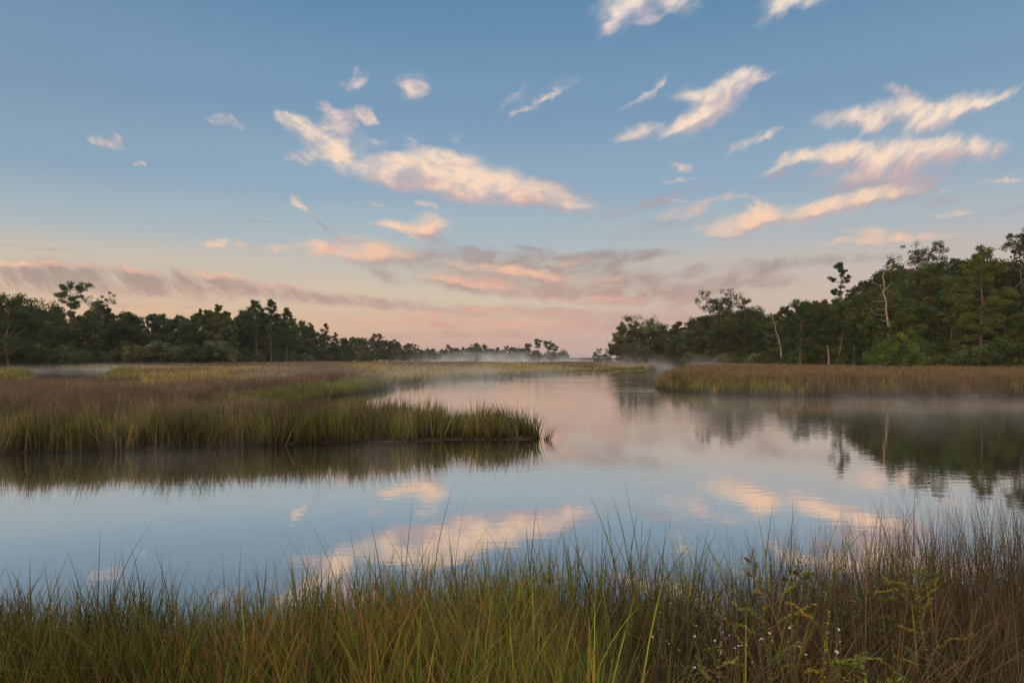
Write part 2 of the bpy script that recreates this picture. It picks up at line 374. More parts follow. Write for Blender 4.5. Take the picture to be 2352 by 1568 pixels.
def vnoise(X, Y, k=0):
    """smooth value noise, 0..1, lattice step 1"""
    xi = np.floor(X).astype(int); yi = np.floor(Y).astype(int); fx = X - xi; fy = Y - yi
    fx = fx * fx * (3 - 2 * fx); fy = fy * fy * (3 - 2 * fy)
    L = _lat[k]; a = L[xi % 256, yi % 256]; b = L[(xi + 1) % 256, yi % 256]; c = L[xi % 256, (yi + 1) % 256]; d = L[(xi + 1) % 256, (yi + 1) % 256]
    return (a * (1 - fx) + b * fx) * (1 - fy) + (c * (1 - fx) + d * fx) * fy
def fbm(X, Y, k=0):
    return (vnoise(X, Y, k) + .5 * vnoise(X * 2.1 + 9, Y * 2.1 + 5, k) + .25 * vnoise(X * 4.3 + 3, Y * 4.3 + 7, k)) / 1.75
def ground_z(X, Y):
    s = shore(X, Y)
    s2 = s + (fbm(X / 1.3, Y / 1.3, 0) - .5) * np.minimum(1.0, .2 + np.abs(Y) * .02)
    z = np.where(s2 > 0, np.minimum(0.16, 0.03 + s2 * 0.12), np.maximum(-0.9, s2 * 0.3))
    up = np.clip((s - 25) / 60, 0, 1) * np.clip((Y - 120) / 60, 0, 1)
    return z + up * 0.5 + (fbm(X / 5, Y / 5, 1) - .5) * .06

# ------------------------------------------------------------------ ground: one sheet to the horizon
m, gm = new_mat('marsh_mud_and_litter')
tc = gm.node('ShaderNodeTexCoord'); pos = tc.outputs['Object']
n1 = gm.noise(pos, 0.06, 3, 0.6); n2 = gm.noise(pos, 2.5, 4, 0.65); 
px_, py_, pz_ = gm.xyz(pos)
c1 = gm.ramp(n2, [(0.3, (0.035, 0.028, 0.02)), (0.7, (0.085, 0.062, 0.04))])
c2 = gm.ramp(n1, [(0.35, (0.15, 0.105, 0.07)), (0.65, (0.19, 0.16, 0.06))])
pm = princ(gm, gm.mix(gm.smooth(py_, 40, 140), c1, c2), 0.95, 0.1)
bmp = gm.node('ShaderNodeBump'); bmp.inputs['Distance'].default_value = 0.04; gm.put(bmp.inputs['Height'], n2); gm.put(pm.inputs['Normal'], bmp.outputs[0])
out_surf(gm, pm.outputs[0]); M_MUD = m
ty = np.concatenate([np.linspace(-60, 2, 12), np.geomspace(2.3, 1700, 330), [2600, 4200]])
tx = np.linspace(-1.7, 1.7, 420)
GX = tx[None, :] * (np.abs(ty)[:, None] * 0.85 + 12.0); GY = np.repeat(ty[:, None], len(tx), 1)
GZ = ground_z(GX, GY)
GZ[GY > 1500] = 0.3; GZ[GY < 2] = 0.25
idx = np.arange(GX.size).reshape(GX.shape)
quads = np.stack([idx[:-1, :-1], idx[:-1, 1:], idx[1:, 1:], idx[1:, :-1]], -1).reshape(-1, 4)
ground = link('ground', build_mesh('ground', np.stack([GX, GY, GZ], -1).reshape(-1, 3), [quads], smooth=True), M_MUD)
tag(ground, 'dark marsh mud and flat wooded land around the river', None, kind='structure')

# ------------------------------------------------------------------ water
m, gm = new_mat('still_river_water')
tc = gm.node('ShaderNodeTexCoord'); pos = tc.outputs['Object']
lo = gm.vm('MULTIPLY', pos, (0.8, 1.5, 1))
r1 = gm.noise(lo, 2.2, 3, 0.55); r2 = gm.noise(lo, 9.0, 2, 0.5)
patch = gm.smooth(gm.noise(gm.vm('MULTIPLY', pos, (0.35, 1.0, 1)), 0.055, 2, 0.5), 0.46, 0.66)
_, wy, _ = gm.xyz(pos)
breeze = gm.m('ADD', gm.m('MULTIPLY', gm.smooth(wy, 18, 60), gm.m('MULTIPLY_ADD', patch, 1.0, 0.45)), gm.m('MULTIPLY_ADD', patch, 0.26, 0.10))
h = gm.m('ADD', gm.m('MULTIPLY', r1, 1.0), gm.m('MULTIPLY', r2, 0.16))
bmp = gm.node('ShaderNodeBump'); bmp.inputs['Distance'].default_value = 0.011; bmp.inputs['Strength'].default_value = 1.0
gm.put(bmp.inputs['Height'], gm.m('MULTIPLY', h, breeze))
fr = gm.node('ShaderNodeFresnel'); fr.inputs['IOR'].default_value = 1.5; gm.put(fr.inputs['Normal'], bmp.outputs[0])
gl = gm.node('ShaderNodeBsdfGlossy'); gl.inputs['Roughness'].default_value = 0.025; gl.inputs['Color'].default_value = (1.0, .965, .93, 1); gm.put(gl.inputs['Normal'], bmp.outputs[0])
df = gm.node('ShaderNodeBsdfDiffuse'); df.inputs['Color'].default_value = (0.030, 0.034, 0.030, 1)
mxs = gm.node('ShaderNodeMixShader'); gm.put(mxs.inputs[0], gm.smooth(fr.outputs[0], 0.02, 0.36, 0.24, 0.86)); gm.put(mxs.inputs[1], df.outputs[0]); gm.put(mxs.inputs[2], gl.outputs[0])
out_surf(gm, mxs.outputs[0]); M_WATER = m
wv = np.array([(-2600, -80, 0), (2600, -80, 0), (2600, 3900, 0), (-2600, 3900, 0)], float)
water = link('water', build_mesh('water', wv, [np.array([[0, 1, 2, 3]])]), M_WATER)
tag(water, 'calm tidal river mirroring the sunset clouds', None, kind='structure')

# ------------------------------------------------------------------ grass blades
def blades(P, H, W, az, lean, curve, face, c0, c1, segs=3, tipw=0.0, pw=1.0):
    """P (n,3) foot points; every blade is a tapered ribbon; colours run from c0 at the foot to c1 at the tip"""
    n = len(P); t = np.linspace(0, 1, segs + 1)
    off = (lean[:, None] * t + curve[:, None] * t ** 2) * H[:, None]
    z = H[:, None] * t * np.sqrt(np.clip(1 - 0.5 * (lean[:, None] + curve[:, None] * t) ** 2, .12, 1))
    c = np.stack([P[:, 0, None] + np.cos(az)[:, None] * off, P[:, 1, None] + np.sin(az)[:, None] * off, P[:, 2, None] + z], -1)
    hw = 0.5 * W[:, None] * (1 - (1 - tipw) * t) ** 0.75
    side = np.stack([np.cos(face), np.sin(face), np.zeros(n)], -1)[:, None, :]
    Lf = c - side * hw[..., None]; Rt = c + side * hw[..., None]
    V = np.empty((n, 2 * segs + 1, 3)); V[:, 0:2 * segs:2] = Lf[:, :segs]; V[:, 1:2 * segs:2] = Rt[:, :segs]; V[:, 2 * segs] = c[:, segs]
    tt = np.concatenate([np.repeat(t[:segs], 2), [1.0]])
    tq = tt ** pw
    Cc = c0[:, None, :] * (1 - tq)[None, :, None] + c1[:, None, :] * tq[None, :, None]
    base = (np.arange(n) * (2 * segs + 1))[:, None]
    q = [np.stack([base + 2 * i, base + 2 * i + 1, base + 2 * i + 3, base + 2 * i + 2], -1).reshape(-1, 4) for i in range(segs - 1)]
    tri = np.stack([base + 2 * segs - 2, base + 2 * segs - 1, base + 2 * segs], -1).reshape(-1, 3)
    return V.reshape(-1, 3), q, tri, Cc.reshape(-1, 3)
class Pile:
    def __init__(s): s.V = []; s.Q = []; s.T = []; s.C = []; s.n = 0
    def add(s, V, q, tri, C):
        s.V.append(V); s.C.append(C)
        for a in q: s.Q.append(a + s.n)
        if tri is not None: s.T.append(tri + s.n)
        s.n += len(V)
    def link(s, name, mat, parent=None):
        polys = []
        if s.Q: polys.append(np.concatenate(s.Q))
        if s.T: polys.append(np.concatenate(s.T))
        return link(name, build_mesh(name, np.concatenate(s.V), polys, np.concatenate(s.C)), mat, parent)
A = lambda *c: np.array(c, float)
def jit(n, c, k=0.25):
    c = np.broadcast_to(np.asarray(c, float), (n, 3))
    return c * (1 + (rng.random((n, 1)) - .5) * 2 * k) * (1 + (rng.random((n, 3)) - .5) * .25)

GREEN_L, GREEN_D = A(.215, .245, .066), A(.10, .125, .042)
GOLD, BROWN, RUST = A(.40, .32, .13), A(.215, .155, .115), A(.235, .172, .104)
# -- middle and far marsh ------------------------------------------------
def marsh_points(n, u0, u1, y0, y1, power):
    """random points in a wedge of view directions; density falls off with distance"""
    s = rng.random(n); Y = (y0 ** power + s * (y1 ** power - y0 ** power)) ** (1 / power)
    X = (u0 + rng.random(n) * (u1 - u0)) * Y
    return X, Y
marsh = Pile()
def marsh_fill(n, u0, u1, y0, y1, power, w, segs, side):
    X, Y = marsh_points(n, u0, u1, y0, y1, power)
    s = shore(X, Y)
    s = s + (fbm(X / 1.3, Y / 1.3, 0) - .5) * np.minimum(1.0, .2 + np.abs(Y) * .02)
    keep = (s > -0.12) & (rng.random(len(s)) < np.where((X > -4) & (Y < 26), np.clip((s + .22) / .55, .05, 1), 1)) & (rng.random(len(s)) < np.clip(fbm(X / .5, Y / .6, 3) * 2.6 - .45, .12, 1))
    keep &= Y > 12
    X, Y, s = X[keep], Y[keep], s[keep]; n = len(X)
    Z = np.maximum(ground_z(X, Y), -0.1) - 0.03
    big = fbm(X / 14 + 3, Y / 22 + 1, 2); mid = fbm(X / 3.2, Y / 3.2, 3)
    px = CX + FOC * X / Y
    if side == 'left':
        # green fringe along the water, a belt of brown rush, then gold and green meadow with brown drifts
        fr_w = np.where(Y < 30, 1.2 + 3.6 * fbm(X / 4.5 + 2, Y / 3 + 1, 1) ** 1.3, 1.5 + 3.5 * mid)
        green = rng.random(n) < np.clip((fr_w - s) / 1.3 + .5, 0, 1)
        belt = ((Y < 24 + 12 * big) & (fbm(X / 4 + 7, Y / 7, 0) < .62)) | ((px < 330) & (Y < 60 + 50 * (big - .5)))
        drift = (big > .60)
        drift |= (px > 1290) & (s > 8) & (big > .3)
    else:
        green = (s < .4 + 1.4 * mid) & (rng.random(n) < .24 + .5 * np.clip((mid - .5) * 4, 0, 1))
        green |= (X < 19) & (Y < 56 + 8 * (mid - .5)) & (s < 4.5)
        belt = ~green
        drift = np.zeros(n, bool)
    kind = np.where(green, 0, np.where(belt | drift, 1, 2))
    # mixed edges
    kind = np.where(rng.random(n) < .10, rng.integers(0, 3, n), kind)
    if side == 'left': kind = np.where((kind == 0) & (Y < 28) & (rng.random(n) < .10 + .35 * mid), 1, kind)
    if side == 'right': kind = np.where((kind == 2), 1, kind)
    tus = fbm(X / .55 + 11, Y / .8, 0); big2 = fbm(X / 2.6, Y / 2.6, 1)
    hv = .50 + .42 * big2 + .56 * tus; laz = vnoise(X / .9, Y / 1.1, 3) * 12.6 + rng.normal(0, .7, n); lcl = vnoise(X / .7 + 31, Y / .9, 2)
    H = np.choose(kind, [np.where(Y < 28, 1.05, .85), np.where(Y < 28, 1.27, 1.22), .74]) * hv * (.72 + .42 * rng.random(n))
    H = np.where((s < 0.6), H * .95, H)
    if side == 'left':
        H = np.where((px < 330) & (Y > 36) & (Y < 62), H * .62, H)
        sp = (Y < 27) & (X > -6)                       # the spit runs out low and thin
        H = np.where((Y > 22) & (Y < 34) & (X > -12), H * .70, H)
        H = np.where(sp, H * np.clip(1.0 - (X + 3.0) * .05, .8, 1.0), H)
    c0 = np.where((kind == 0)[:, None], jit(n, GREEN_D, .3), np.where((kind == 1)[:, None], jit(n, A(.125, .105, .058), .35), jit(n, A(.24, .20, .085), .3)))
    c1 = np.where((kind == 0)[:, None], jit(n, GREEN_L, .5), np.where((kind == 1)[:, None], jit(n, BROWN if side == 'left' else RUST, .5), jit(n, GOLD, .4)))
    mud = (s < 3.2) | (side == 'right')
    c0 = np.where(mud[:, None], jit(n, A(.042, .036, .024), .3), c0)  # near-black feet: shade low among the stems painted in along with mud stain
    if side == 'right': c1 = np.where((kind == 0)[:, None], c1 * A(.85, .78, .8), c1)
    mixg = rng.random(n) < .15
    c1 = np.where((mixg & (kind == 0))[:, None], jit(n, GOLD, .3), c1)
    tint = ((.42 + 1.16 * fbm(X / .45, Y / .7, 2)) * (.74 + .52 * fbm(X / 3.1, Y / 4.2, 1)))[:, None]; c0 = c0 * tint; c1 = c1 * tint
    wid = w * (.6 + .9 * rng.random(n)) * np.maximum(1.0, Y / 40) ** .8
    loose = np.where(s < .8, .20, .12)
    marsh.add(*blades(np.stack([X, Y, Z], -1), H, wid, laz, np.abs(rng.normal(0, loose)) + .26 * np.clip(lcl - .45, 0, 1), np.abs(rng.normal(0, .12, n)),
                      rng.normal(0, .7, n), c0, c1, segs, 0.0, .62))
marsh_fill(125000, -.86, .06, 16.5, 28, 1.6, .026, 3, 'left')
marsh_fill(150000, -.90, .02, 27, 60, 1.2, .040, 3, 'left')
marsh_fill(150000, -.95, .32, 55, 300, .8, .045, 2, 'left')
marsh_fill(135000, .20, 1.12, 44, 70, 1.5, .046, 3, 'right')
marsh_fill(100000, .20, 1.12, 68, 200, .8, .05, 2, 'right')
# one big leaning tuft on the front edge of the left marsh
for cx_t, cy_t, n in ((-9.3, 19.2, 260), (-8.6, 19.3, 160), (-4.1, 20.7, 120)):
    P = np.stack([cx_t + rng.normal(0, .22, n), cy_t + rng.normal(0, .14, n), np.full(n, -.03)], -1)
    a_ = rng.random(n) * 6.283
    marsh.add(*blades(P, 1.0 + .65 * rng.random(n), np.full(n, .024), a_, .10 + .40 * rng.random(n), .15 * rng.random(n), rng.normal(0, .7, n), jit(n, A(.06, .06, .03)), jit(n, A(.17, .155, .07), .5), 3, 0.0, .7))
mg = marsh.link('marsh_grass', M_GRASS)
tag(mg, 'brown, green and gold marsh grass covering both banks of the river', 'grass', kind='stuff')

# the little tuft standing alone in the water off the spit
tf = Pile(); n = 46
tx_, ty_ = at(1252, 21.0), 21.0
P = np.stack([tx_ + rng.normal(0, .07, n), ty_ + rng.normal(0, .07, n), np.full(n, -.1)], -1)
tf.add(*blades(P, .25 + .5 * rng.random(n), np.full(n, .016), rng.normal(.25, .6, n), .25 + .3 * rng.random(n), .1 + .2 * rng.random(n), rng.normal(0, .6, n), jit(n, GREEN_D), jit(n, BROWN), 3))
o = tf.link('grass_tuft', M_GRASS); tag(o, 'small leaning grass tuft alone in the water off the grassy spit', 'grass tuft')

# -- foreground bank ----------------------------------------------------
def bank_points(n, x0, x1, y0, pad):
    Y = y0 + (7.6 - y0) * rng.random(n); X = (x0 + (x1 - x0) * rng.random(n)) * (Y + .8)
    k = shore(X, Y, [RIVER]) > pad
    return X[k], Y[k]
fg = Pile()
def cordgrass(n):
    X, Y = bank_points(n, -1.08, .55, 2.5, -.10)
    pxs = CX + FOC * X / Y + (fbm(X * 1.5, Y * 1.5, 2) - .5) * 500
    k = rng.random(len(X)) < np.clip((1560 - pxs) / 420, .06, 1); X, Y = X[k], Y[k]
    cl = fbm(X / .22, Y / .22, 3); k = rng.random(len(X)) < np.clip(cl * 2.0 - .25, .1, 1); X, Y = X[k], Y[k]
    n = len(X); Z = np.maximum(ground_z(X, Y), -.05)
    pxs = CX + FOC * X / Y
    Hc = np.interp(pxs, [0, 500, 900, 1300, 1800], [.76, .74, .80, .92, 1.0]) * (.75 + .42 * rng.random(n)) * (.85 + .30 * fbm(X / .5, Y / .5, 1))
    Hc *= 1 - .35 * np.clip((4.4 - Y) / 1.4, 0, 1) * np.clip((pxs - 1350) / 250, 0, 1)
    tall = (rng.random(n) < .028) & (Y > 3.6)
    Hc = np.where(tall, Hc * 1.0 + .26, Hc)
    az = rng.random(n) * 6.283; lean = np.abs(rng.normal(0, .13, n)); curve = np.abs(rng.normal(0, .08, n))
    gold = fbm(X / .8, Y / .8, 0)
    pt = ((.50 + 1.0 * fbm(X / .16, Y / .16, 2)) * (.66 + .68 * fbm(X / .7 + 5, Y / .7, 3)))[:, None]
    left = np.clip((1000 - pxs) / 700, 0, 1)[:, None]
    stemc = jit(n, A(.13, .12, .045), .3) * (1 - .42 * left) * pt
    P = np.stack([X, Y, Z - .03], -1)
    fg.add(*blades(P, Hc, np.where(tall, .0068, .0052) + .002 * rng.random(n), az, lean, curve, rng.normal(0, .8, n), stemc * A(.4, .36, .34), stemc * 1.2, 4))  # culm feet darkened in the colour, standing in for shade inside the stand
    # narrow seed spikes on the tallest culms
    ti = np.where(tall)[0]; nt = len(ti)
    tip = P[ti] + np.stack([np.cos(az[ti]) * (lean[ti] + curve[ti]) * Hc[ti] * .72, np.sin(az[ti]) * (lean[ti] + curve[ti]) * Hc[ti] * .72, Hc[ti] * .72], -1)
    fg.add(*blades(tip, Hc[ti] * .34, np.full(nt, .0078), az[ti], lean[ti] * 1.3, curve[ti] * .3, rng.normal(0, .8, nt), jit(nt, A(.16, .14, .055)), jit(nt, A(.20, .14, .065)), 3, .25))
    # long leaves that leave the culm at different heights
    for k in range(4):
        f = .12 + .19 * k + .10 * rng.random(n)
        Q_ = P + np.stack([np.cos(az) * (lean * f + curve * f * f) * Hc, np.sin(az) * (lean * f + curve * f * f) * Hc, Hc * f], -1)
        Ll = (.22 + .22 * rng.random(n)) * (Hc / .75)
        gr = jit(n, GREEN_L * A(1.0, 1.06, .70), .45); gd = jit(n, A(.30, .20, .065), .35); bl = jit(n, A(.10, .135, .05), .3)
        r = rng.random(n)
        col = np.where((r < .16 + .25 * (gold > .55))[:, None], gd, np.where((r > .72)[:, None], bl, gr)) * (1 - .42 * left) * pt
        if k < 2: col = np.where((rng.random(n) < (.75, .45)[k])[:, None], jit(n, A(.105, .062, .034), .45), col)  # low leaves dead brown, also painting in the dark between the culms
        a2 = rng.random(n) * 6.283
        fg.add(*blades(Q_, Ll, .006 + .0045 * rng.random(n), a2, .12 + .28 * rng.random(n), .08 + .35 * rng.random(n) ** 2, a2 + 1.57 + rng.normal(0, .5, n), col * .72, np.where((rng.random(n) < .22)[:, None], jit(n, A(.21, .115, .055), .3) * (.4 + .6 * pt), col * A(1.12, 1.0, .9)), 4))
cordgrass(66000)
def rush(n):
    X, Y = bank_points(n, -1.0, 1.2, 2.4, -.12)
    pxs = CX + FOC * X / Y + (fbm(X * 1.5, Y * 1.5, 2) - .5) * 450
    k = rng.random(len(X)) < np.interp(pxs, [0, 700, 1100, 1500], [.34, .22, .25, 1.0]); X, Y = X[k], Y[k]
    cl = fbm(X / .30, Y / .30, 1); k = rng.random(len(X)) < np.clip(cl * 2.2 - .35, .12, 1); X, Y = X[k], Y[k]
    n = len(X); pxs = CX + FOC * X / Y
    Z = np.maximum(ground_z(X, Y), -.05)
    H = np.interp(pxs, [0, 700, 1300, 1700, 2352], [.66, .72, .98, 1.14, 1.42]) * (.60 + .52 * rng.random(n)) * (.9 + .2 * fbm(X / .6, Y / .6, 2))
    # the nearer, weedy part of the right bank is lower
    near = np.clip((4.6 - Y) / 1.6, 0, 1) * np.clip((pxs - 1300) / 300, 0, 1)
    H *= 1 - .42 * near
    lean = np.abs(rng.normal(0, .17, n)); az = rng.random(n) * 6.283
    strong = rng.random(n) < .10; lean = np.where(strong, .35 + .4 * rng.random(n), lean)
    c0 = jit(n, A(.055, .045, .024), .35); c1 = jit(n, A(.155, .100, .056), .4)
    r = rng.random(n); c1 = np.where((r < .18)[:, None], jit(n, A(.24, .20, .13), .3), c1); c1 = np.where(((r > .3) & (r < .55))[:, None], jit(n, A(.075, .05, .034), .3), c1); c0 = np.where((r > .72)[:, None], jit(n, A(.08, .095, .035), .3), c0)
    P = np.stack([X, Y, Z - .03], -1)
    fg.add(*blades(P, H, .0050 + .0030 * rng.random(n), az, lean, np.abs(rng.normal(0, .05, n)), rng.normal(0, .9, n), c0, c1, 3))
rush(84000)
# broken straw leaning through the right bank, all blown the same way
n = 420; Y = 2.9 + 2.6 * rng.random(n); X = (.22 + .62 * rng.random(n)) * Y
P = np.stack([X, Y, np.full(n, .12) + .25 * rng.random(n)], -1)
fg.add(*blades(P, .6 + .6 * rng.random(n), np.full(n, .006), rng.normal(.25, .5, n), .55 + .35 * rng.random(n), rng.normal(0, .04, n), rng.normal(1.57, .6, n), jit(n, A(.15, .12, .08)), jit(n, A(.20, .155, .11)), 3, .4))
# bent and fallen dead straw through the stand
n = 3800; Y = 2.8 + 2.7 * rng.random(n); X = (-.92 + 1.8 * rng.random(n)) * Y
k = shore(X, Y, [RIVER]) > 0; X, Y = X[k], Y[k]; n = len(X)
P = np.stack([X, Y, .2 + .55 * rng.random(n)], -1)
fg.add(*blades(P, .20 + .30 * rng.random(n), .004 + .004 * rng.random(n), rng.random(n) * 6.283, .5 + .6 * rng.random(n), -.1 + .7 * rng.random(n), rng.random(n) * 6.28, jit(n, A(.17, .12, .07), .4), jit(n, A(.26, .20, .12), .4), 4, .3))
# low leafy litter under the rush on the right
n = 5200; Y = 2.5 + 3.0 * rng.random(n); X = (.05 + .8 * rng.random(n)) * Y
P = np.stack([X, Y, .15 + .5 * rng.random(n) ** 1.5], -1)
fg.add(*blades(P, .06 + .10 * rng.random(n), .008 + .008 * rng.random(n), rng.random(n) * 6.28, .4 + .5 * rng.random(n), .2 * rng.random(n), rng.random(n) * 6.28, jit(n, A(.07, .085, .03), .4), jit(n, A(.11, .11, .035), .4), 2))
fgo = fg.link('bank_grass', M_GRASS)
tag(fgo, 'tall green cordgrass and reddish rush on the bank nearest the viewer', 'grass', kind='stuff')

# ------------------------------------------------------------------ tubes, leaves
def tube(pts, rad, sides=6):
    pts = np.asarray(pts, float); n = len(pts); rad = np.asarray(rad, float)
    d = np.gradient(pts, axis=0); d /= np.linalg.norm(d, axis=1)[:, None] + 1e-9
    ref = np.where(np.abs(d[:, 2:3]) > .9, A(1, 0, 0), A(0, 0, 1))
    a = np.cross(d, ref); a /= np.linalg.norm(a, axis=1)[:, None] + 1e-9; b = np.cross(d, a)
    th = np.arange(sides) / sides * 2 * np.pi
    V = pts[:, None] + rad[:, None, None] * (a[:, None] * np.cos(th)[None, :, None] + b[:, None] * np.sin(th)[None, :, None])
    ix = np.arange(n * sides).reshape(n, sides); nx = np.roll(ix, -1, 1)
    q = np.stack([ix[:-1], nx[:-1], nx[1:], ix[1:]], -1).reshape(-1, 4)
    cap = np.array([[ix[-1][k], ix[-1][k + 1], ix[-1][k + 2]] for k in range(sides - 2)] if False else [[ix[-1][0], ix[-1][k + 1], ix[-1][k + 2]] for k in range(sides - 2)])
    return V.reshape(-1, 3), [q], cap
def tubes_mesh(name, tl):
    p = Pile()
    for pts, rad, s in tl:
        V, q, t = tube(pts, rad, s); p.add(V, q, t, np.zeros((len(V), 3)))
    return build_mesh(name, np.concatenate(p.V), [np.concatenate(p.Q), np.concatenate(p.T)], smooth=True)
def curve_pts(a, b, n, sag, r, wob):
    a = np.asarray(a, float); b = np.asarray(b, float); t = np.linspace(0, 1, n)[:, None]
    L = np.linalg.norm(b - a)
    w = r.normal(0, wob * L, (n, 3)); w[0] = 0; w[-1] = 0
    return a + (b - a) * t + np.array([0, 0, sag * L]) * (t * (1 - t)) * 4 + w
def leaves(Cn, L, W, r, outward=None, droop=0.0):
    """kite-shaped leaves / leaf sprays at points Cn"""
    n = len(Cn)
    d = r.normal(size=(n, 3)); 
    if outward is not None: d = d * .7 + outward * 1.0
    d[:, 2] += droop
    d /= np.linalg.norm(d, axis=1)[:, None]
    e = np.cross(d, r.normal(size=(n, 3))); e /= np.linalg.norm(e, axis=1)[:, None]
    L = np.broadcast_to(L, (n,))[:, None]; W = np.broadcast_to(W, (n,))[:, None]
    V = np.stack([Cn - d * L * .5, Cn + e * W * .5 + d * L * .05, Cn + d * L * .5, Cn - e * W * .5 + d * L * .05], 1)
    f = (np.arange(n) * 4)[:, None] + np.arange(4)
    return V.reshape(-1, 3), f
OAK_C, BRIGHT_C, PINE_C, OLIVE_C, SAGE_C = A(.062, .088, .033), A(.100, .142, .038), A(.058, .104, .040), A(.112, .112, .042), A(.092, .122, .062)
def foliage_mesh(name, cents, radii, per, L, W, col, r, flat=1.0, outward=False, droop=0.0, yellow=.10):
    cents = np.asarray(cents, float); radii = np.asarray(radii, float); k = len(cents)
    ci = np.repeat(np.arange(k), per); n = len(ci)
    v = r.normal(size=(n, 3)); v /= np.linalg.norm(v, axis=1)[:, None]
    rr = r.random(n) ** .45
    off = v * rr[:, None] * radii[ci][:, None]; off[:, 2] *= flat
    Cn = cents[ci] + off
    Lr = L * (.65 + .7 * r.random(n)); Wr = W * (.65 + .7 * r.random(n))
    V, f = leaves(Cn, Lr, Wr, r, v if outward else None, droop)
    clump = (.55 + .9 * r.random(k))[ci]
    cc = np.asarray(col)[None] * clump[:, None] * (.7 + .6 * r.random(n))[:, None]
    ye = r.random(k)[ci] < yellow
    cc = np.where(ye[:, None], cc * A(1.55, 1.2, .8), cc)
    return build_mesh(name, V, [f], np.repeat(cc, 4, axis=0))

def oak(seed, H=15.0, spread=5.2, base=.06, n=165, per=130, cr=1.0, col=OAK_C, openness=.0, leaf=.38, lobes=5, trunk=.26, show=.6):
    """broad crown: limbs, then leaf clumps gathered into uneven lobes"""
    r = np.random.default_rng(seed)
    tl = []; top = np.array([r.normal(0, .5), r.normal(0, .5), H * .42])
    tl.append((curve_pts((0, 0, -.4), top, 6, 0, r, .025), np.linspace(.020, .012, 6) * H, 8))
    lob = []
    for i in range(lobes):
        a = i / lobes * 6.283 + r.normal(0, .35); rad = spread * (.35 + .4 * r.random()); zz = H * ((.40 + .42 * r.random()) if base < .4 else (.66 + .22 * r.random()))
        lob.append((rad * np.cos(a), rad * np.sin(a), zz, spread * (.40 + .25 * r.random())))
    lob.append((r.normal(0, .12) * spread, r.normal(0, .12) * spread, H * .80, spread * (.34 + .14 * r.random())))
    if base < .2:
        for i in range(lobes):
            a = (i + .5) / lobes * 6.283 + r.normal(0, .4)
            lob.append((spread * .62 * np.cos(a), spread * .62 * np.sin(a), H * (base + .16 + .1 * r.random()), spread * (.34 + .12 * r.random())))
    lob = np.array(lob)
    cents, rads = [], []
    for j in range(n):
        q = lob[r.integers(len(lob))]
        v = r.normal(size=3); v /= np.linalg.norm(v); v[2] = v[2] * .85 + .12
        s = q[3] * (.55 + .5 * r.random())
        c = np.array([q[0], q[1], q[2]]) + v * s
        c[2] = np.clip(c[2], H * base, H * .985 - .2)
        cents.append(c); rads.append(cr * (.6 + .75 * r.random()))
    zm = max(c[2] for c in cents)
    for c in cents: c[2] *= (H * .985 - .35 * cr) / zm
    lob[:, 2] *= (H * .985 - .35 * cr) / zm
    for q in lob:
        e = np.array([q[0], q[1], q[2]]); s0 = top * np.array([1, 1, .35 + .55 * r.random()])
        tl.append((curve_pts(s0, e, 6, .10 * r.normal(), r, .05), np.linspace(.0095, .003, 6) * H, 5))
        near = np.argsort(((np.array(cents) - e) ** 2).sum(1))[:9]
        for k in near:
            tl.append((curve_pts(e + r.normal(0, .2, 3), cents[k], 4, .05, r, .05), np.linspace(.0034, .001, 4) * H, 4))
    tm = tubes_mesh('trunk', tl)
    cm = foliage_mesh('crown', cents, rads, per, leaf, leaf * .55, col, r, .8)
    return tm, cm
def tall_broad(seed, H=17.0, spread=3.6, base=.10, n=150, per=125, cr=.95, col=BRIGHT_C, leaf=.40, gap=.0):
    """upright broadleaf: egg-shaped crown broken into shelves"""
    r = np.random.default_rng(seed); tl = []
    top = np.array([r.normal(0, .4), r.normal(0, .4), H * .94])
    tp = curve_pts((0, 0, -.4), top, 9, 0, r, .012); tl.append((tp, np.linspace(.016, .003, 9) * H, 7))
    cents, rads = [], []
    nl = 15
    for i in range(nl):
        f = base + (1 - base) * (i + r.random() * .8) / nl * .97
        prof = math.sin(min(1, (f - base) / (1 - base) * .86 + .14) * math.pi) ** .65
        a = i * 2.4 + r.normal(0, .5); Lb = spread * prof * (.7 + .45 * r.random())
        s = np.array([np.interp(f * .93, np.linspace(0, .94, 9), tp[:, k]) for k in range(3)]); s[2] = f * H * .92
        e = s + np.array([np.cos(a) * Lb, np.sin(a) * Lb, Lb * (.25 + .3 * r.random())]); e[2] = min(e[2], H * .97)
        tl.append((curve_pts(s, e, 5, .06, r, .03), np.linspace(.005, .0015, 5) * H, 5))
        for k in range(max(3, n // nl)):
            t = .35 + .75 * r.random()
            c = s + (e - s) * t + r.normal(0, .12 + .14 * spread * .3, 3); c[2] = min(c[2], H * .985)
            cents.append(c); rads.append(cr * (.55 + .7 * r.random()) * (.75 + .25 * prof))
    for k in range(5): cents.append(top + r.normal(0, .35, 3) - A(0, 0, .35 * k)); rads.append(cr * .55)
    return tubes_mesh('trunk', tl), foliage_mesh('crown', cents, rads, per, leaf, leaf * .55, col, r, .8)
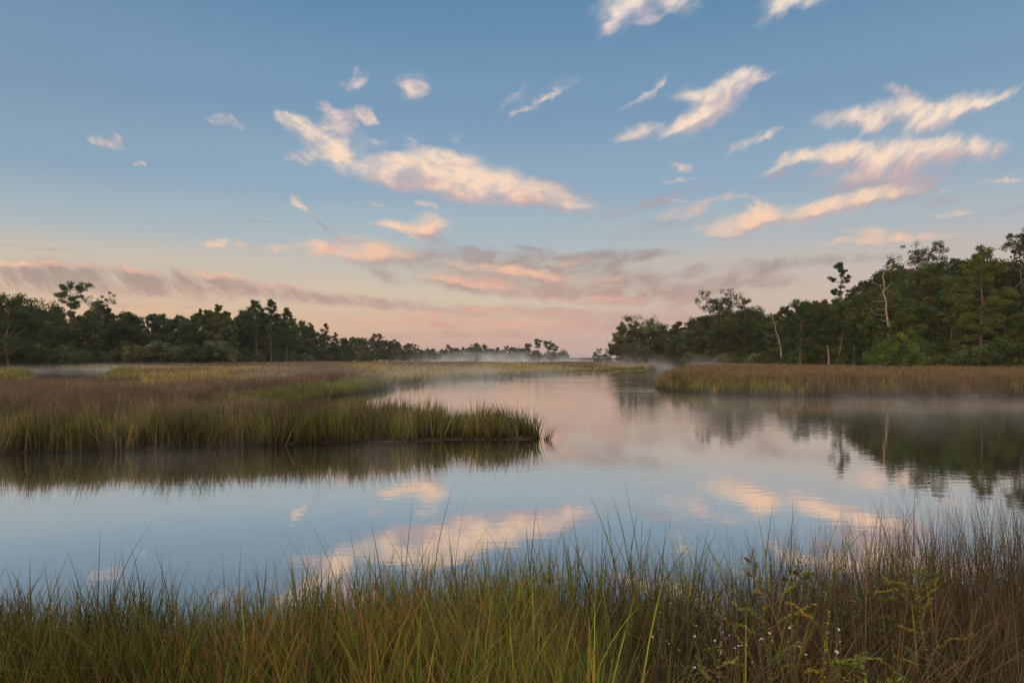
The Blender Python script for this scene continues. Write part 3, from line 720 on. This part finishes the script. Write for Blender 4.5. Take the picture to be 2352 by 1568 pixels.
def pine(seed, H=18.0, spread=3.4, bare=.40, nb=34, per=110, cr=.82, col=PINE_C, leaf=.42, flat_top=False, lean=.0, rad=.013, thin=1.0):
    """loblolly pine: straight bole, whorled branches, needle tufts in tiers"""
    r = np.random.default_rng(seed); tl = []
    top = np.array([lean * H, r.normal(0, .25), H * .97])
    tp = curve_pts((0, 0, -.4), top, 10, 0, r, .006); tl.append((tp, np.linspace(rad, .0028, 10) * H, 8))
    cents, rads = [], []
    for i in range(nb):
        f = bare + (.975 - bare) * ((i + r.random()) / nb)
        g_ = (f - bare) / (1 - bare)
        prof = (.55 + .6 * g_) if flat_top else (.62 + .5 * math.sin(g_ * 2.4 + .5)) * (1 - .72 * g_ ** 2.2)
        a = i * 2.4 + r.normal(0, .5); Lb = spread * prof * (.55 + .6 * r.random())
        s = np.array([np.interp(f, np.linspace(0, .97, 10), tp[:, k]) for k in range(3)])
        up = (-.05 + .45 * g_ if not flat_top else .2 + .25 * r.random()) + r.normal(0, .10)
        e = s + np.array([np.cos(a) * Lb, np.sin(a) * Lb, Lb * up]); e[2] = min(e[2], H * .985)
        tl.append((curve_pts(s, e, 5, -.06, r, .03), np.linspace(.0042, .0012, 5) * H, 5))
        for k in range(int(3 + 2.2 * Lb / 2)):
            if r.random() > thin: continue
            t = .45 + .6 * r.random()
            c = s + (e - s) * t + r.normal(0, .22, 3) + A(0, 0, .12)
            cents.append(c); rads.append(cr * (.6 + .6 * r.random()))
    for k in range(4 if not flat_top else 2): cents.append(top + np.array([r.normal(0, .2), r.normal(0, .2), -.45 * k])); rads.append(cr * (.45 + .12 * k))
    return tubes_mesh('trunk', tl), foliage_mesh('crown', cents, rads, per, leaf, leaf * .28, col, r, .72, True, .15)
def shrub(seed, H=4.0, spread=2.9, n=48, per=105, cr=.72, col=OLIVE_C, leaf=.30):
    r = np.random.default_rng(seed); tl = []; cents, rads = [], []
    for j in range(n):
        a = r.random() * 6.283; q = r.random() ** .6; z = H * (.12 + .80 * r.random() * (1 - .55 * q * q))
        c = np.array([np.cos(a) * q * spread, np.sin(a) * q * spread, z]); cents.append(c); rads.append(cr * (.6 + .7 * r.random()))
    for k in range(9):
        e = cents[r.integers(n)]
        tl.append((curve_pts((r.normal(0, .15), r.normal(0, .15), -.2), e, 5, 0, r, .05), np.linspace(.05, .012, 5), 5))
    return tubes_mesh('trunk', tl), foliage_mesh('crown', cents, rads, per, leaf, leaf * .5, col, r, .85)

# ------------------------------------------------------------------ trees
def put_tree(name, pair, x, Y, H, H0, label, cat='tree', group=None, bark=M_BARK, rz=None, wx=1.0, zoff=0.0):
    gz = float(ground_z(np.array([x]), np.array([Y]))[0])
    s = H / H0
    root = empty(name, (x, Y, gz - .05 + zoff), random.random() * 6.28 if rz is None else rz, (s * wx, s * wx, s))
    tag(root, label, cat, group)
    link('trunk', pair[0], bark, root); link('crown', pair[1], M_LEAF, root)
    return root
def hero(name, maker, px, Y, py, label, bark=M_BARK, group=None, cat='tree', wx=1.0, rz=0.0, **kw):
    H = top_z(py, Y) - .2
    pair = maker(H=H, **kw)
    return put_tree(name, pair, at(px, Y), Y, H, H, label, cat, group, bark, rz, wx)

LEFT, RIGHT = 'trees of the wood on the left bank', 'trees of the wood on the right bank'
# landmarks on the left bank
hero('pine_tree', pine, 162, 205, 653, 'flat-topped umbrella pine rising above the left wood', M_PINEBARK, LEFT, seed=11, spread=5.0, bare=.70, nb=17, flat_top=True, cr=1.0, per=90, rad=.011)
hero('oak_tree', oak, 222, 215, 668, 'open-crowned tree with sky between its leaves just right of the umbrella pine', M_BARK, LEFT, seed=12, spread=4.6, base=.5, n=34, per=55, cr=.9)
hero('oak_tree', oak, 18, 138, 668, 'broad dark oak nearest the water at the left end of the left wood', M_BARK, LEFT, seed=13, spread=7.5, base=.06, n=150, per=95, cr=1.2)
hero('oak_tree', oak, 72, 146, 725, 'low spreading oak whose boughs hang over the small pond', M_BARK, LEFT, seed=14, spread=5.5, base=.03, n=120, per=90, cr=1.0)
hero('pine_tree', pine, 588, 238, 693, 'round-headed pine beside the tallest spire in the left wood', M_PINEBARK, LEFT, seed=15, spread=3.6, bare=.5, cr=.9)
hero('pine_tree', pine, 622, 240, 688, 'tallest pointed pine spire in the middle of the left wood', M_PINEBARK, LEFT, seed=16, spread=3.2, bare=.45, nb=24, cr=.8)
hero('pine_tree', pine, 660, 245, 710, 'pointed pine standing just right of the tallest spire', M_PINEBARK, LEFT, seed=17, spread=3.0, bare=.4, cr=.8)
hero('broadleaf_tree', tall_broad, 505, 222, 695, 'big bright green tree in the middle of the left wood', M_BARK, LEFT, seed=18, spread=5.0, n=130, col=BRIGHT_C * .85)
hero('broadleaf_tree', tall_broad, 458, 224, 706, 'bright green tree with a lower crown left of the biggest one', M_BARK, LEFT, seed=19, spread=4.2, n=110, col=BRIGHT_C * .8)
hero('broadleaf_tree', tall_broad, 748, 300, 737, 'slender tree standing up above the falling right end of the left wood', M_BARK, LEFT, seed=20, spread=3.0, n=70, per=60, col=OLIVE_C * .8)
hero('pine_tree', pine, 866, 420, 768, 'small flat-topped pine with a pale bare trunk in the far wood', M_PINEBARK, LEFT, seed=21, spread=5.0, bare=.72, nb=11, flat_top=True, cr=1.0)
for i, (px, py, lab) in enumerate([(1213, 787, 'left thin pine of the four standing out at the end of the far wood'), (1236, 777, 'tallest of the four thin pines at the end of the far wood'),
        (1258, 781, 'umbrella-headed pine right of the tallest one at the end of the far wood'), (1271, 786, 'last thin pine over the low bushes at the end of the far wood')]):
    hero('pine_tree', pine, px, 690, py, lab, M_PINEBARK, LEFT, seed=30 + i, spread=4.8, bare=.62, nb=13, flat_top=i in (1, 2), cr=1.25, leaf=.7, rad=.017)
# landmarks on the right bank
hero('oak_tree', oak, 1468, 232, 722, 'old oak with pale twisted limbs at the left end of the right wood', M_BARK, RIGHT, seed=41, spread=7.2, base=.10, n=95, per=75, cr=1.15, col=SAGE_C * .8, trunk=.3)
hero('oak_tree', oak, 1655, 205, 661, 'tall loose-crowned oak standing over the left half of the right wood', M_BARK, RIGHT, seed=42, spread=6.4, base=.45, n=74, per=70, cr=1.0)
hero('oak_tree', oak, 1712, 195, 684, 'dense round-topped oak right of the tall loose-crowned one', M_BARK, RIGHT, seed=43, spread=5.8, base=.2, n=120, per=90, cr=1.1)
hero('pine_tree', pine, 1933, 172, 598, 'thin pine with a tufted top poking above the right wood', M_PINEBARK, RIGHT, seed=44, spread=3.0, bare=.60, nb=17, cr=.62, thin=.75, rad=.010)
hero('oak_tree', oak, 2108, 172, 554, 'very tall sparse-crowned tree with sky showing through it', M_BARK, RIGHT, seed=45, spread=7.4, base=.55, n=95, per=50, cr=.95, lobes=7)
hero('oak_tree', oak, 2192, 166, 584, 'dark bushy treetop between the sparse-crowned tree and the tall pine', M_BARK, RIGHT, seed=46, spread=4.2, base=.4, n=80, per=80, cr=.85, col=OAK_C * .8)
hero('pine_tree', pine, 2253, 126, 567, 'tall pine with a bare straight trunk in front of the right wood', M_PINEBARK, RIGHT, seed=47, spread=4.6, bare=.26, nb=38, per=85, cr=.85, col=BRIGHT_C * .85, rad=.0105)
hero('pine_tree', pine, 1838, 152, 690, 'pine with a bare grey trunk left of the leaning silver snag', M_PINEBARK, RIGHT, seed=48, spread=4.0, bare=.30, nb=26, cr=.85, rad=.013)
hero('oak_tree', oak, 2362, 140, 520, 'tall tree cut off by the right edge of the picture', M_BARK, RIGHT, seed=49, spread=4.4, base=.35, n=90, per=70, cr=.85)
hero('pine_tree', pine, 1962, 128, 742, 'small young pine in front of the right wood below the thin pine', M_PINEBARK, RIGHT, seed=50, spread=1.9, bare=.18, nb=24, per=70, cr=.55, leaf=.36)
hero('broadleaf_tree', tall_broad, 2078, 128, 706, 'bright green bushy young tree right of the bleached snag', M_BARK, RIGHT, seed=51, spread=3.2, base=.05, n=110, per=90, cr=.8)
hero('shrub', shrub, 2062, 122, 756, 'wide low leafy thicket at the foot of the bleached snag', M_BARK, RIGHT, 'shrub', seed=52, spread=5.2, n=90, per=95, cr=.95, col=BRIGHT_C * .8, leaf=.34)
hero('shrub', shrub, 1383, 262, 789, 'lone dark bush left of the right wood, against the sky', M_BARK, RIGHT, 'shrub', seed=53, spread=3.4, n=46, per=60, cr=.8, col=OAK_C, leaf=.4)

# bleached dead trees
def snag(px, Y, py, lean, br, label, r0=.30, seed=0, sub_from=.25):
    r = np.random.default_rng(seed)
    H = top_z(py, Y) - .2; x = at(px, Y)
    root = empty('dead_tree', (x, Y, float(ground_z(np.array([x]), np.array([Y]))[0])))
    tag(root, label, 'dead tree', 'bleached dead trees')
    top = np.array([lean * H, 0, H])
    tp = curve_pts((0, 0, -.3), top, 12, 0, r, .006); tp[:, 0] += np.sin(np.linspace(0, 3.1, 12)) * -.035 * H * np.sign(lean + .001)
    link('trunk', tubes_mesh('trunk', [(tp, np.linspace(r0, r0 * .28, 12), 9)]), M_DEAD, root)
    for (f, dx_, dz_, L) in br:
        s = np.array([np.interp(f, np.linspace(0, 1, 12), tp[:, k]) for k in range(3)])
        e = s + np.array([dx_, r.normal(0, .35), dz_]) * L
        pts = curve_pts(s, e, 6, -.12 if dz_ < .5 else .06, r, .035)
        rr = r0 * (.34 - .14 * f)
        tl = [(pts, np.linspace(rr, rr * .25, 6), 6)]
        m2 = pts[4]; tl.append((curve_pts(m2, m2 + np.array([dx_ * .15, r.normal(0, .2), .32]) * L, 4, 0, r, .05), np.linspace(rr * .4, rr * .15, 4), 5))
        link('branch', tubes_mesh('branch', tl), M_DEAD, root)
    return root
snag(2038, 137, 632, -.055, [(.985, .45, .75, 1.6),(.84, .75, .75, 2.2),(.90, -.85, .35, 2.6),(.80, -.45, .9, 2.0),(.73, -1, .30, 3.1),(.66, -.9, -.02, 1.9),(.60, -1, .15, 2.9),(.53, -.9, .05, 1.6),(.46, -1, .10, 1.9),(.46, .7, .6, 1.3),(.38, .9, -.1, 1.6),(.26, .8, .2, .9)],
     'tall bleached snag with short side stubs in front of the right wood', .30, 61)
snag(1797, 170, 726, -.20, [(.80, -1, .25, 2.4),(.66, -1, .05, 2.6),(.58, -.9, .1, 1.8),(.48, -1, .1, 2.4),(.90, -.5, .8, 1.6),(.15, -1, -.05, 3.0)], 'leaning silver snag with branches on one side among the dark oaks', .20, 62)
snag(2183, 139, 697, .09, [(.62, .85, .7, 3.0),(.80, -.4, .8, 1.4),(.50, -.9, .5, 1.6),(.16, .8, -.5, 2.0),(.22, -.9, -.3, 1.6)], 'crooked forked dead trunk between the thicket and the tall pine', .16, 63)
snag(1903, 150, 792, -.06, [(.75, .5, .5, .6)], 'short broken pale stump at the edge of the right marsh', .22, 64)
snag(1925, 152, 765, .16, [(.8, -.8, .6, 1.6),(.55, .8, .5, 1.6),(.65, -1, .2, 1.7),(.4, .9, .1, 1.5)], 'small grey dead bush of bare twigs beside the pale stump', .09, 65)
snag(1232 - 38, 688, 786, .0, [(.8, .8, .8, 4.0),(.7, -.8, .8, 4.0),(.55, .8, .7, 4.0)], 'bare leafless tree just left of the four thin pines in the far wood', .4, 66)

# general wood ----------------------------------------------------------
PROT = {
 'oak': [oak(101), oak(102, spread=4.6), oak(103, spread=5.8, n=170), oak(104, spread=4.4, base=.14), oak(105, spread=5.0, base=.08, col=OLIVE_C * .75)],
 'broad': [tall_broad(111), tall_broad(112, spread=4.2), tall_broad(113, spread=3.2, col=OLIVE_C), tall_broad(114, spread=3.6, col=OAK_C * 1.2)],
 'pine': [pine(121), pine(122, spread=3.0, bare=.28), pine(123, spread=3.8, bare=.42), pine(124, spread=2.8, bare=.3, nb=26)],
 'shrub': [shrub(131), shrub(132, spread=3.0, col=SAGE_C), shrub(133, spread=2.0, col=BRIGHT_C * .8), shrub(134, spread=3.2, col=OAK_C)],
}
H0 = {'oak': 15.0, 'broad': 17.0, 'pine': 18.0, 'shrub': 4.0}
NAME = {'oak': 'oak_tree', 'broad': 'broadleaf_tree', 'pine': 'pine_tree', 'shrub': 'shrub'}
WORDS = {'oak': 'dense round oak', 'broad': 'leafy upright tree', 'pine': 'dark tiered pine', 'shrub': 'low bush'}
ORD = 'first second third fourth fifth sixth seventh eighth ninth tenth eleventh twelfth thirteenth fourteenth fifteenth sixteenth seventeenth eighteenth nineteenth twentieth twenty-first twenty-second twenty-third twenty-fourth twenty-fifth twenty-sixth twenty-seventh twenty-eighth twenty-ninth thirtieth'.split()
spots = []     # kind, px, Y, py, bank, row
SKY_L = ([-120,0,40,90,130,200,260,330,400,430,500,560,620,680,740,790,850,900,950,1000,1100,1160,1200,1250,1292],
         [690,682,690,708,700,698,704,716,730,716,704,716,716,734,752,768,774,782,786,790,786,790,796,806,812])
SKY_R = ([1400,1420,1460,1500,1560,1620,1660,1720,1760,1800,1850,1900,1950,2000,2050,2100,2160,2230,2290,2352,2450],
         [780,742,735,742,728,712,704,700,712,705,692,680,664,636,616,600,604,602,596,590,575])
def FY_L(x): return np.interp(x, [-120,60,130,300,500,750,860,960,1290], [135,165,195,212,220,295,420,640,690])
def FY_R(x): return np.interp(x, [1395,1500,1650,1850,2100,2352,2500], [255,235,202,165,140,124,115])
x = -260
while x < 780:
    x += random.uniform(20, 32); spots.append((random.choices(['oak','broad','pine'], [.36,.32,.32])[0], x, FY_L(x) + random.uniform(14, 36), np.interp(x, *SKY_L) + random.uniform(-3, 13), 'left', 'back'))
x = 120
while x < 780:
    x += random.uniform(20, 31); spots.append((random.choices(['oak','broad','pine'], [.45,.4,.15])[0], x, FY_L(x) + random.uniform(0, 7), np.interp(x, *SKY_L) + random.uniform(16, 48), 'left', 'front'))
x = -110
while x < 800:
    x += random.uniform(17, 28); spots.append(('shrub', x, FY_L(x) - random.uniform(1, 6), HY - random.uniform(16, 44), 'left', 'front'))
x = 775
while x < 1285:
    x += random.uniform(13, 20); spots.append((random.choices(['oak','broad','pine'], [.6,.3,.1])[0], x, FY_L(x) + random.uniform(0, 22), np.interp(x, *SKY_L) + random.uniform(-3, 9), 'left', 'far'))
x = 770
while x < 1285:
    x += random.uniform(11, 18); spots.append(('oak' if random.random() < .5 else 'shrub', x, FY_L(x) - random.uniform(8, 16), HY - random.uniform(14, 26), 'left', 'far'))
x = 1395
while x < 2640:
    x += random.uniform(24, 38); spots.append((random.choices(['oak','broad','pine'], [.55,.25,.2])[0], x, FY_R(x) + random.uniform(20, 42), np.interp(x, *SKY_R) + random.uniform(-4, 14), 'right', 'back'))
x = 1385
while x < 2640:
    x += random.uniform(28, 44); f = np.interp(x, *SKY_R); spots.append((random.choices(['oak','broad','pine'], [.55,.35,.10])[0], x, FY_R(x) + random.uniform(6, 16), f + (HY - f) * random.uniform(.10, .34), 'right', 'middle'))
x = 1430
while x < 2640:
    x += random.uniform(32, 50); f = np.interp(x, *SKY_R)
    if abs(x - 2253) > 34 and abs(x - 2040) > 30 and abs(x - 2183) > 22: spots.append((random.choices(['oak','broad'], [.5,.5])[0], x, FY_R(x) + random.uniform(0, 4), f + (HY - f) * random.uniform(.26, .58), 'right', 'front'))
x = 1420
while x < 2640:
    x += random.uniform(24, 38)
    spots.append(('shrub', x, FY_R(x) - random.uniform(3, 9), HY - random.uniform(14, 40) * (200 / FY_R(x)) ** .6, 'right', 'front'))
LAND = {'left': [(162, 'umbrella pine'), (622, 'tallest pine spire'), (866, 'small flat-topped pine'), (1236, 'four thin pines')],
        'right': [(1468, 'twisted pale-limbed oak'), (1797, 'leaning silver snag'), (2038, 'tall bleached snag'), (2253, 'bare-trunked tall pine')]}
ROWW = {'back': 'in the back row', 'middle': 'in the middle row', 'front': 'along the front', 'far': 'of the far wood'}
def near_land(s): return min(LAND[s[4]], key=lambda l: abs(l[0] - s[1]))
spots.sort(key=lambda s: abs(s[1] - near_land(s)[0]))
count = {}
for i, s in enumerate(spots):
    kind, px, Y, py, bank, row = s
    lm = near_land(s); sd = 'left' if px < lm[0] else 'right'
    key = (kind, row, lm[1], sd); k = count.get(key, 0); count[key] = k + 1
    label = f"{ORD[k]} {WORDS[kind]} {ROWW[row]}, {sd} of the {lm[1]}"
    H = max(1.5, top_z(py, Y) - .3); j = random.randrange(len(PROT[kind]))
    wx = random.uniform(.9, 1.15)
    if row == 'far' and kind != 'shrub': wx *= 1.15
    if row == 'front' and kind == 'oak': wx *= 1.25
    root = put_tree(NAME[kind], PROT[kind][j], at(px, Y), Y, H, H0[kind], label, 'shrub' if kind == 'shrub' else 'tree', LEFT if bank == 'left' else RIGHT, M_PINEBARK if kind == 'pine' else M_BARK, None, wx)

# far shore on the horizon
r = np.random.default_rng(77); n = 9000
X = -120 + 640 * r.random(n); Y = 1500 + 60 * r.random(n); hgt = 2.2 + 3.2 * vnoise(X / 35 + 4, X * 0, 1)
C_ = np.stack([X, Y, .3 + hgt * r.random(n)], -1); V, f = leaves(C_, 3.0, 1.8, r)
o = link('far_wood', build_mesh('far_wood', V, [f], np.repeat(jit(n, OAK_C, .3), 4, 0)), M_LEAF)
tag(o, 'thin dark line of distant shore woods on the horizon', 'woods', kind='stuff')

# ------------------------------------------------------------------ weeds and flowers on the near bank
def weed(name, px, Y, py, label, cat, seed, nbr, bl, up, leafL, col, lean=0.0, leaf_n=22, branch0=.25, rad=.006, grp=None, pinn=False):
    r = np.random.default_rng(seed); x = at(px, Y); gz = float(ground_z(np.array([x]), np.array([Y]))[0])
    H = top_z(py, Y) - gz
    root = empty(name, (x, Y, gz)); tag(root, label, cat, grp)
    tp = curve_pts((0, 0, -.05), (lean * H, .04, H), 9, 0, r, .010)
    link('stem', tubes_mesh('stem', [(tp, np.linspace(rad, rad * .25, 9), 6)]), M_STEM, root)
    pts, outs = [], []
    def leafy(line, n, t0):
        t = t0 + (1 - t0) * r.random(n)
        q = np.stack([np.interp(t, np.linspace(0, 1, len(line)), line[:, k]) for k in range(3)], -1)
        v = r.normal(size=(n, 3)); v[:, 2] = np.abs(v[:, 2]) * .8 + .3; v /= np.linalg.norm(v, axis=1)[:, None]
        pts.append(q + v * leafL * .5); outs.append(v)
    leaf_n = int(leaf_n * 1.9)
    leafy(tp, leaf_n * 2, .25)
    for i in range(nbr):
        f = branch0 + (.95 - branch0) * (i + .6 * r.random()) / nbr
        s = np.array([np.interp(f, np.linspace(0, 1, 9), tp[:, k]) for k in range(3)])
        a = (0 if i % 2 else math.pi) + r.normal(0, .7); L = bl * (1.15 - .75 * f) * (.6 + .7 * r.random())
        e = s + np.array([math.cos(a) * L, math.sin(a) * L * .7, L * (up + r.normal(0, .15))])
        bp = curve_pts(s, e, 6, .10 * r.normal(), r, .045)
        link('branch', tubes_mesh('branch', [(bp, np.linspace(rad * .55, rad * .2, 6), 5)]), M_STEM, root)
        leafy(bp, leaf_n, .3)
        # twigs
    P_, O_ = np.concatenate(pts), np.concatenate(outs); n = len(P_)
    V, f = leaves(P_, leafL * (.7 + .6 * r.random(n)), leafL * .5 * (.7 + .6 * r.random(n)), r, O_ * 1.6)
    link('leaves', build_mesh('leaves', V, [f], np.repeat(jit(n, col, .35), 4, 0)), M_GRASS, root)
    return root
YG, DG = A(.30, .27, .07), A(.10, .14, .055)
WEEDS = 'branching weeds on the near bank'
weed('weed_plant', 1800, 3.75, 1325, 'tall yellow-green branching weed among the white flowers', 'weed', 201, 13, .42, .55, .017, YG, -.10, 42, .2, .007, WEEDS)
weed('weed_plant', 2148, 3.55, 1310, 'reddish-stemmed upright weed with leafy side twigs near the right corner', 'weed', 202, 11, .34, .5, .015, YG * .85, -.06, 34, .35, .007, WEEDS)
weed('weed_plant', 2165, 3.25, 1425, 'long weed stem leaning far out to the right near the bottom corner', 'weed', 203, 6, .26, .9, .014, YG * .9, .62, 30, .4, .007, WEEDS)
weed('weed_plant', 2035, 3.35, 1465, 'short leaning weed sprig left of the reddish-stemmed weed', 'weed', 204, 6, .20, .6, .014, YG * .9, -.22, 26, .3, .005, WEEDS)
weed('weed_plant', 1850, 3.4, 1400, 'yellowish weed with spreading twigs right of the tall branching weed', 'weed', 205, 9, .36, .5, .017, YG * A(1.1, 1, .8), .12, 38, .2, .006, WEEDS)
weed('weed_plant', 1735, 4.6, 1262, 'slim tall leafy weed rising above the rush tips', 'weed', 206, 7, .14, .8, .018, A(.15, .14, .055), .0, 22, .5, .004, WEEDS)
weed('weed_plant', 1640, 3.3, 1480, 'small yellow-green seedling low at the bottom of the bank', 'weed', 207, 6, .22, .6, .017, YG, .05, 26, .3, .005, WEEDS)
weed('leafy_plant', 1838, 4.7, 1292, 'dark green drooping leafy plant among the rush tips', 'plant', 211, 9, .24, .15, .036, DG, .0, 12, .55, .005, 'leafy plants in the rush')
weed('leafy_plant', 2085, 4.2, 1292, 'bushy green leafy plant behind the reddish-stemmed weed', 'plant', 212, 12, .34, .1, .036, DG * A(1.4, 1.2, .9), .0, 16, .4, .005, 'leafy plants in the rush')
weed('leafy_plant', 1965, 4.0, 1350, 'low green leafy plant between the two tallest weeds', 'plant', 213, 10, .26, .1, .034, DG, .0, 14, .4, .004, 'leafy plants in the rush')
weed('leafy_plant', 1985, 3.1, 1500, 'low feathery green plant at the bottom edge of the bank', 'plant', 214, 9, .24, .2, .04, DG * A(1.5, 1.3, .8), .0, 16, .3, .004, 'leafy plants in the rush')
# lone tall reed stem and dry stalk
def stalk(px, Y, py, label, col, w, lean):
    x = at(px, Y); gz = .15; H = top_z(py, Y) - gz
    p = Pile(); n = 5
    P = np.stack([x + np.r_[0, rng.normal(0, .02, n - 1)], Y + np.r_[0, rng.normal(0, .02, n - 1)], np.full(n, gz - .02)], -1)
    Hs = H * np.r_[1, .55 + .3 * rng.random(n - 1)]
    p.add(*blades(P, Hs, np.full(n, w), np.full(n, 0.0), lean + np.r_[0, rng.normal(0, .05, n - 1)], np.zeros(n), np.zeros(n), jit(n, col), jit(n, col * A(1.2, 1, .8)), 5, .2))
    o = p.link('reed_stalk', M_GRASS); tag(o, label, 'reed', 'single reed stalks in the near bank'); return o
stalk(1708, 3.2, 1362, 'thick yellow-green reed stalk low among the white flowers', A(.24, .26, .06), .016, .01)
stalk(1985, 3.9, 1235, 'straight tan dry stalk right of the white flowers', A(.22, .13, .075), .010, .01)
stalk(540, 4.4, 1235, 'tall dark reed stalk standing above the grass on the left', A(.10, .12, .04), .010, .03)
stalk(72, 4.5, 1262, 'thick dark reed stalk at the far left of the bank', A(.10, .12, .04), .016, -.01)
stalk(372, 4.4, 1240, 'thin dark reed spike left of the twig above the grass', A(.10, .12, .04), .010, .0)

# white aster sprays
r = np.random.default_rng(300)
def flower_mesh(seed):
    r2 = np.random.default_rng(seed); V = []; F = []
    for k in range(9):
        a = k / 9 * 6.283; d = np.array([math.cos(a), math.sin(a), .35]); e = np.array([-math.sin(a), math.cos(a), 0])
        L = .011; b = len(V)
        V += [d * .001, d * L * .6 + e * .0025, d * L, d * L * .6 - e * .0025]; F.append((b, b + 1, b + 2, b + 3))
    return build_mesh('flower', np.array(V), [np.array(F)])
FM_ = [flower_mesh(1), flower_mesh(2)]
for q in FM_: q.materials.append(M_PETAL)
asters = [(1505, 3.5, 1418, 'white-flowered aster furthest left on the near bank', 7), (1560, 3.3, 1490, 'white-flowered aster low down left of the yellow-green reed stalk', 8),
          (1660, 3.5, 1440, 'white-flowered aster beside the thick yellow-green reed stalk', 9), (1745, 3.4, 1460, 'white-flowered aster left of the tall branching weed', 9),
          (1865, 3.4, 1445, 'white-flowered aster right of the tall branching weed', 10), (1900, 3.7, 1390, 'white-flowered aster with the highest blooms', 6), (1840, 3.15, 1510, 'white-flowered aster lowest in front of the branching weed', 6)]
for (px, Y, py, lab, nf) in asters:
    nf = max(3, nf - 3)
    x = at(px, Y); gz = .15
    root = empty('aster_plant', (x, Y, gz)); tag(root, lab, 'flower', 'white asters on the near bank')
    H = top_z(py, Y) - gz; tl = []
    for k in range(nf):
        e = np.array([r.normal(0, .10), r.normal(0, .08), H * (.86 + .2 * r.random())])
        tl.append((curve_pts((r.normal(0, .01), r.normal(0, .01), -.03), e, 5, .03, r, .02), np.linspace(.0022, .001, 5), 4))
        for q in range(r.integers(1, 3)):
            fo = link('flower', FM_[k % 2], None, root); fo.location = e + np.array([r.normal(0, .012), r.normal(0, .012), .004]) * (1 if q else .1)
            fo.rotation_euler = (r.normal(-.5, .5), r.normal(0, .4), r.random() * 6); s = .42 + .35 * r.random(); fo.scale = (s, s, s * .8)
    link('stems', tubes_mesh('stems', tl), M_STEM, root)

# ------------------------------------------------------------------ mist on the water and haze
def mist(px, Y, lx, ly, h, dens, seed, label, scale=.35, rz=0.0, lo=.40, hi_=.72):
    """a bank of steam: a closed box whose density billows and thins to nothing before its faces"""
    x = at(px, Y)
    V = np.array([(a, b, c) for c in (0.012, h) for (a, b) in ((-lx, -ly), (lx, -ly), (lx, ly), (-lx, ly))], float)
    F = np.array([(3, 2, 1, 0), (4, 5, 6, 7), (0, 1, 5, 4), (1, 2, 6, 5), (2, 3, 7, 6), (3, 0, 4, 7)])
    m, gm = new_mat('drifting_mist')
    tc = gm.node('ShaderNodeTexCoord'); p = tc.outputs['Object']; X_, Y_, Z_ = gm.xyz(p)
    ex = gm.smooth(gm.m('ABSOLUTE', X_), lx, lx * .35); ey = gm.smooth(gm.m('ABSOLUTE', Y_), ly, ly * .4); ez = gm.m('POWER', gm.m('SUBTRACT', 1.0, gm.m('DIVIDE', Z_, h), clamp=True), 1.8)
    q = gm.vm('ADD', gm.vm('MULTIPLY', p, (1, .6, .8)), (seed * 7.1, seed * 3.3, 0))
    nz = gm.smooth(gm.noise(q, scale, 3, .55, dist=.4), lo, hi_)
    d = gm.m('MULTIPLY', gm.m('MULTIPLY', gm.m('MULTIPLY', ex, ey), gm.m('MULTIPLY', ez, nz)), dens)
    vsn = gm.node('ShaderNodeVolumePrincipled'); vsn.inputs['Color'].default_value = (.96, .96, .97, 1); vsn.inputs['Anisotropy'].default_value = .1
    gm.put(vsn.inputs['Density'], d)
    o = gm.node('ShaderNodeOutputMaterial'); gm.put(o.inputs['Volume'], vsn.outputs[0])
    ob = link('mist', build_mesh('mist', V, [F]), m); ob.location = (x, Y, 0); ob.rotation_euler = (0, 0, rz)
    tag(ob, label, 'mist', 'banks of mist on the water', 'stuff'); return ob
MIST = True
if MIST:
    mist(2060, 35.0, 17, 9.0, 1.5, .085, 1, 'grey mist drifting over the dark water before the right marsh', .30)
    mist(900, 62, 16, 14, 2.6, .13, 2, 'pale mist along the bend of the far green bank', .30, R(-52))
    mist(1150, 92, 16, 12, 2.4, .09, 5, 'thin mist along the middle of the far green bank', .25, R(-52))
    mist(1530, 168, 22, 26, 4.0, .06, 3, 'mist where the creek bends away behind the right marsh', .2)
    mist(1150, 500, 75, 110, 9, .075, 4, 'bright steam rising off the distant water before the far wood', .075, 0, .44, .80)
    mist(480, 17.0, 9, 1.9, .8, .07, 6, 'faint mist at the foot of the left grassy spit', .5)
    mist(190, 140, 24, 26, 2.0, .038, 7, 'pale mist lying on the small pond by the left wood', .15)
HAZE = True
if HAZE:
    b = [(-2500, -70, -2.0), (2500, -70, -2.0), (2500, 4000, -2.0), (-2500, 4000, -2.0)]
    V = np.array(b + [(a, c, 36.0) for (a, c, _) in b], float)
    F = np.array([(3, 2, 1, 0), (4, 5, 6, 7), (0, 1, 5, 4), (1, 2, 6, 5), (2, 3, 7, 6), (3, 0, 4, 7)])
    m, gm = new_mat('thin_morning_haze')
    vsn = gm.node('ShaderNodeVolumePrincipled'); vsn.inputs['Color'].default_value = (.93, .93, .95, 1); vsn.inputs['Density'].default_value = .00012
    o = gm.node('ShaderNodeOutputMaterial'); gm.put(o.inputs['Volume'], vsn.outputs[0])
    hz = link('haze', build_mesh('haze', V, [F]), m)
    tag(hz, 'thin even haze over the whole marsh', 'haze', kind='stuff')
